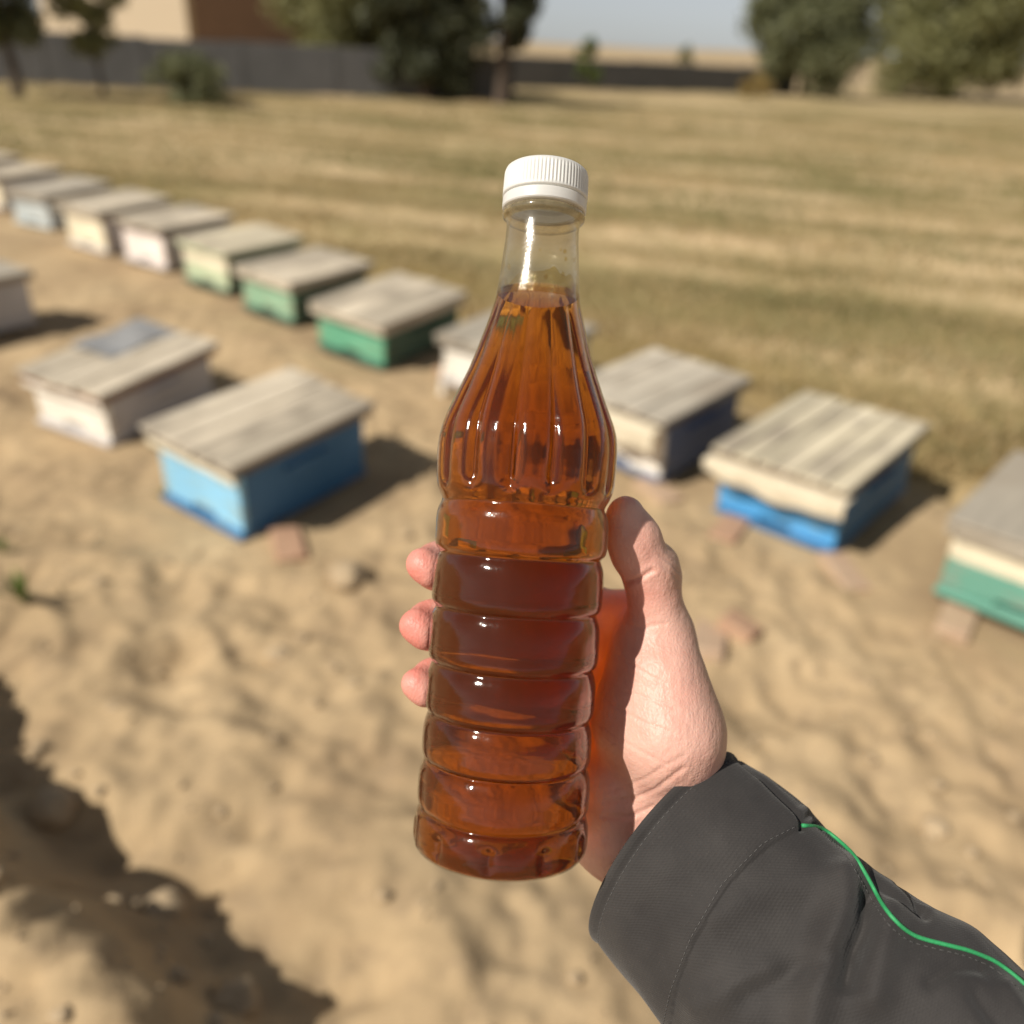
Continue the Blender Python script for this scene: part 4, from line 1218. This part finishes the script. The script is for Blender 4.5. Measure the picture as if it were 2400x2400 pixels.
# the cuff panel lies over the sleeve: a step at its seam
cs = [tuple(p) for p in smooth_path(SEAM, 30)]
ds = seg_dist(spx, spy, cs)
inside = np.zeros(len(spx), bool)
poly = [(1300, 2700), (1300, 1600), (1930, 1600)] + cs
for (x0, y0), (x1, y1) in zip(poly, poly[1:] + poly[:1]):
    cnd = ((y0 > spy) != (y1 > spy)) & (spx < (x1 - x0) * (spy - y0) / (y1 - y0 + 1e-9) + x0)
    inside ^= cnd
disp = disp + fr_ * np.where(inside, 0.0011 * (1 - 0.5 * np.exp(-(ds / 9) ** 2)), -0.0003 * np.exp(-(ds / 10) ** 2))
add(SLIT, -1.6, 7); add([(1770, 1840), (1830, 1895), (1860, 1930)], 0.7, 14)
add([(1868, 1906), (1900, 1892), (1925, 1918)], 0.7, 10)          # strap loop end
add([(1880, 1925), (1905, 1908), (1932, 1935)], -0.9, 7)
add([(2036, 2108), (2026, 2178), (1998, 2246), (1985, 2300)], -6.5, 24)
add([(1968, 2060), (1976, 2113), (1945, 2210), (1915, 2310), (1905, 2400)], 6.5, 44)
add([(2075, 2150), (2060, 2240), (2050, 2330)], 4.5, 44)
add([(2042, 2046), (2085, 2102), (2168, 2152)], -2.2, 12); add([(2110, 2070), (2160, 2135)], -2.6, 10)
add([(2100, 2040), (2180, 2120)], 1.6, 14)
add([(2180, 2300), (2230, 2265), (2300, 2262)], -2.2, 20); add([(1750, 2330), (1900, 2260), (2000, 2220)], -3.0, 30)
add([(1690, 2140), (1800, 2080), (1930, 2070)], 2.2, 44); add([(1560, 2040), (1620, 2020), (1690, 1990)], 0.7, 40)
add([(1640, 2350), (1800, 2280)], 3.0, 40); add([(2290, 2330), (2360, 2420)], -2.5, 24); add([(2360, 2310), (2420, 2400)], 2.0, 24)
# rolled hem at the cuff edge
he = uf
disp = disp + 0.0006 * np.exp(-((he - 0.0012) / 0.0016) ** 2) - 0.0005 * np.exp(-((he - 0.0042) / 0.0008) ** 2)
flat = flat + SN * disp[:, None]
# inner face of the sleeve opening
inner = flat[:NV * 60] - SN[:NV * 60] * 0.0014
V = np.concatenate([flat, inner])
n0 = len(flat)
fin = ring_faces(60, NV, n0)[:, ::-1]
k = np.arange(NV); k2 = (k + 1) % NV
rimf = np.stack([k, k2, n0 + k2, n0 + k], -1)
q = NB('charcoal_twill'); uvn = q.n('ShaderNodeUVMap'); uvn.uv_map = 'UVMap'
wv = q.n('ShaderNodeTexWave', wave_type='BANDS', bands_direction='DIAGONAL'); wv.inputs['Scale'].default_value = 520; wv.inputs['Distortion'].default_value = 1.0; wv.inputs['Detail'].default_value = 1
q.l(uvn.outputs[0], wv.inputs['Vector'])
w2 = q.n('ShaderNodeTexWave', wave_type='BANDS', bands_direction='X'); w2.inputs['Scale'].default_value = 260; w2.inputs['Distortion'].default_value = 1.5
q.l(uvn.outputs[0], w2.inputs['Vector'])
o_ = q.coord(); nn = q.noise(o_, 35, 5, 0.6); fz = q.noise(o_, 900, 2)
c_ = q.ramp(nn, [(0.3, (0.026, 0.0235, 0.023)), (0.7, (0.045, 0.041, 0.039))])
c_ = q.mix(q.math('MULTIPLY', wv.outputs['Fac'], 0.2), c_, (0.026, 0.025, 0.026))
c_ = q.mix(q.ramp(fz, [(0.66, (0, 0, 0)), (0.82, (0.25, 0.25, 0.25))]), c_, (0.11, 0.105, 0.10))
q.col(c_); q.set(Roughness=0.8, Sheen_Weight=0.12, Sheen_Roughness=0.5, Specular_IOR_Level=0.3)
q.bump(wv.outputs['Fac'], 0.16, 0.0005); q.bump(w2.outputs['Fac'], 0.12, 0.0004); q.bump(fz, 0.3, 0.0005); q.bump(nn, 0.2, 0.004)
M['twill'] = q.m
sleeve = mesh_obj('jacket_sleeve', c2w(V) - pw_, np.concatenate([SF, fin, rimf]), M['twill'], person, True)
uvl = sleeve.data.uv_layers.new(name='UVMap')
li = np.empty(len(sleeve.data.loops), np.int32); sleeve.data.loops.foreach_get('vertex_index', li)
uvv = np.stack([np.concatenate([uf, uf[:NV * 60]]), np.concatenate([vf, vf[:NV * 60]]) * 0.045], 1)
uvl.data.foreach_set('uv', uvv[li].astype(np.float32).ravel())

sw = c2w(flat)
bvh_s = BVHTree.FromPolygons([tuple(v) for v in sw], [tuple(f) for f in SF])
def on_sleeve(px, py, lift):
    d = Vector(ray(px, py)).normalized()
    h_ = bvh_s.ray_cast(Vector(CAM), d)
    if h_[0] is None: return None
    n_ = h_[1] if h_[1].dot(d) < 0 else -h_[1]
    return np.array(h_[0] + n_ * lift)

pp = [on_sleeve(x_, y_, 0.0004) for x_, y_ in smooth_path(PIPE, 90)]
pp = [p for p in pp if p is not None]
for _ in range(3):
    pp = [pp[0]] + [(pp[i - 1] + 2 * pp[i] + pp[i + 1]) / 4 for i in range(1, len(pp) - 1)] + [pp[-1]]
V, Fc = tube_arrays(np.array(pp) - pw_, 0.00074, 10)
q = NB('green_cord'); o_ = q.coord(); g_ = q.noise(q.mapping(o_, (1, 1, 1)), 700, 2)
q.col(q.mix(g_, (0.025, 0.27, 0.09), (0.04, 0.36, 0.13))); q.set(Roughness=0.6); q.bump(g_, 0.4, 0.0006)
mesh_obj('green_piping', V, Fc, q.m, sleeve, True)

# stitching: each thread stitch along hem and seam
q = NB('thread'); q.col((0.085, 0.082, 0.08)); q.set(Roughness=0.7); M['thread'] = q.m
def stitches(path3, name):
    V, Fc = [], []
    L = np.zeros(len(path3)); L[1:] = np.cumsum(np.linalg.norm(np.diff(path3, axis=0), axis=1))
    s = 0
    while s + 0.0016 < L[-1]:
        a = [np.array([np.interp(t, L, path3[:, i]) for i in range(3)]) for t in np.linspace(s, s + 0.0016, 4)]
        v2, f2 = tube_arrays(np.array(a) - pw_, 0.00016, 5)
        o = len(V); V += list(v2); Fc += [tuple(x_ + o for x_ in f) for f in f2]
        s += 0.0026
    st = mesh_obj(name, V, Fc, M['thread'], sleeve, True)
    st['kind'] = 'stuff'
row_ = int(np.searchsorted(uu, 0.0042))
hp = (flat + SN * 0.00012).reshape(NU, NV, 3)[row_, 2:NV // 2 - 2]
stitches(c2w(hp), 'hem_stitching')
sp2 = [on_sleeve(x_ - 9, y_ - 7, 0.00012) for x_, y_ in smooth_path(SEAM[1:7], 120)]
stitches(np.array([p for p in sp2 if p is not None]), 'seam_stitching')
sp3 = [on_sleeve(x_ - 11, y_ + 11, 0.00012) for x_, y_ in smooth_path(PIPE[2:], 120)]
stitches(np.array([p for p in sp3 if p is not None]), 'piping_stitching')
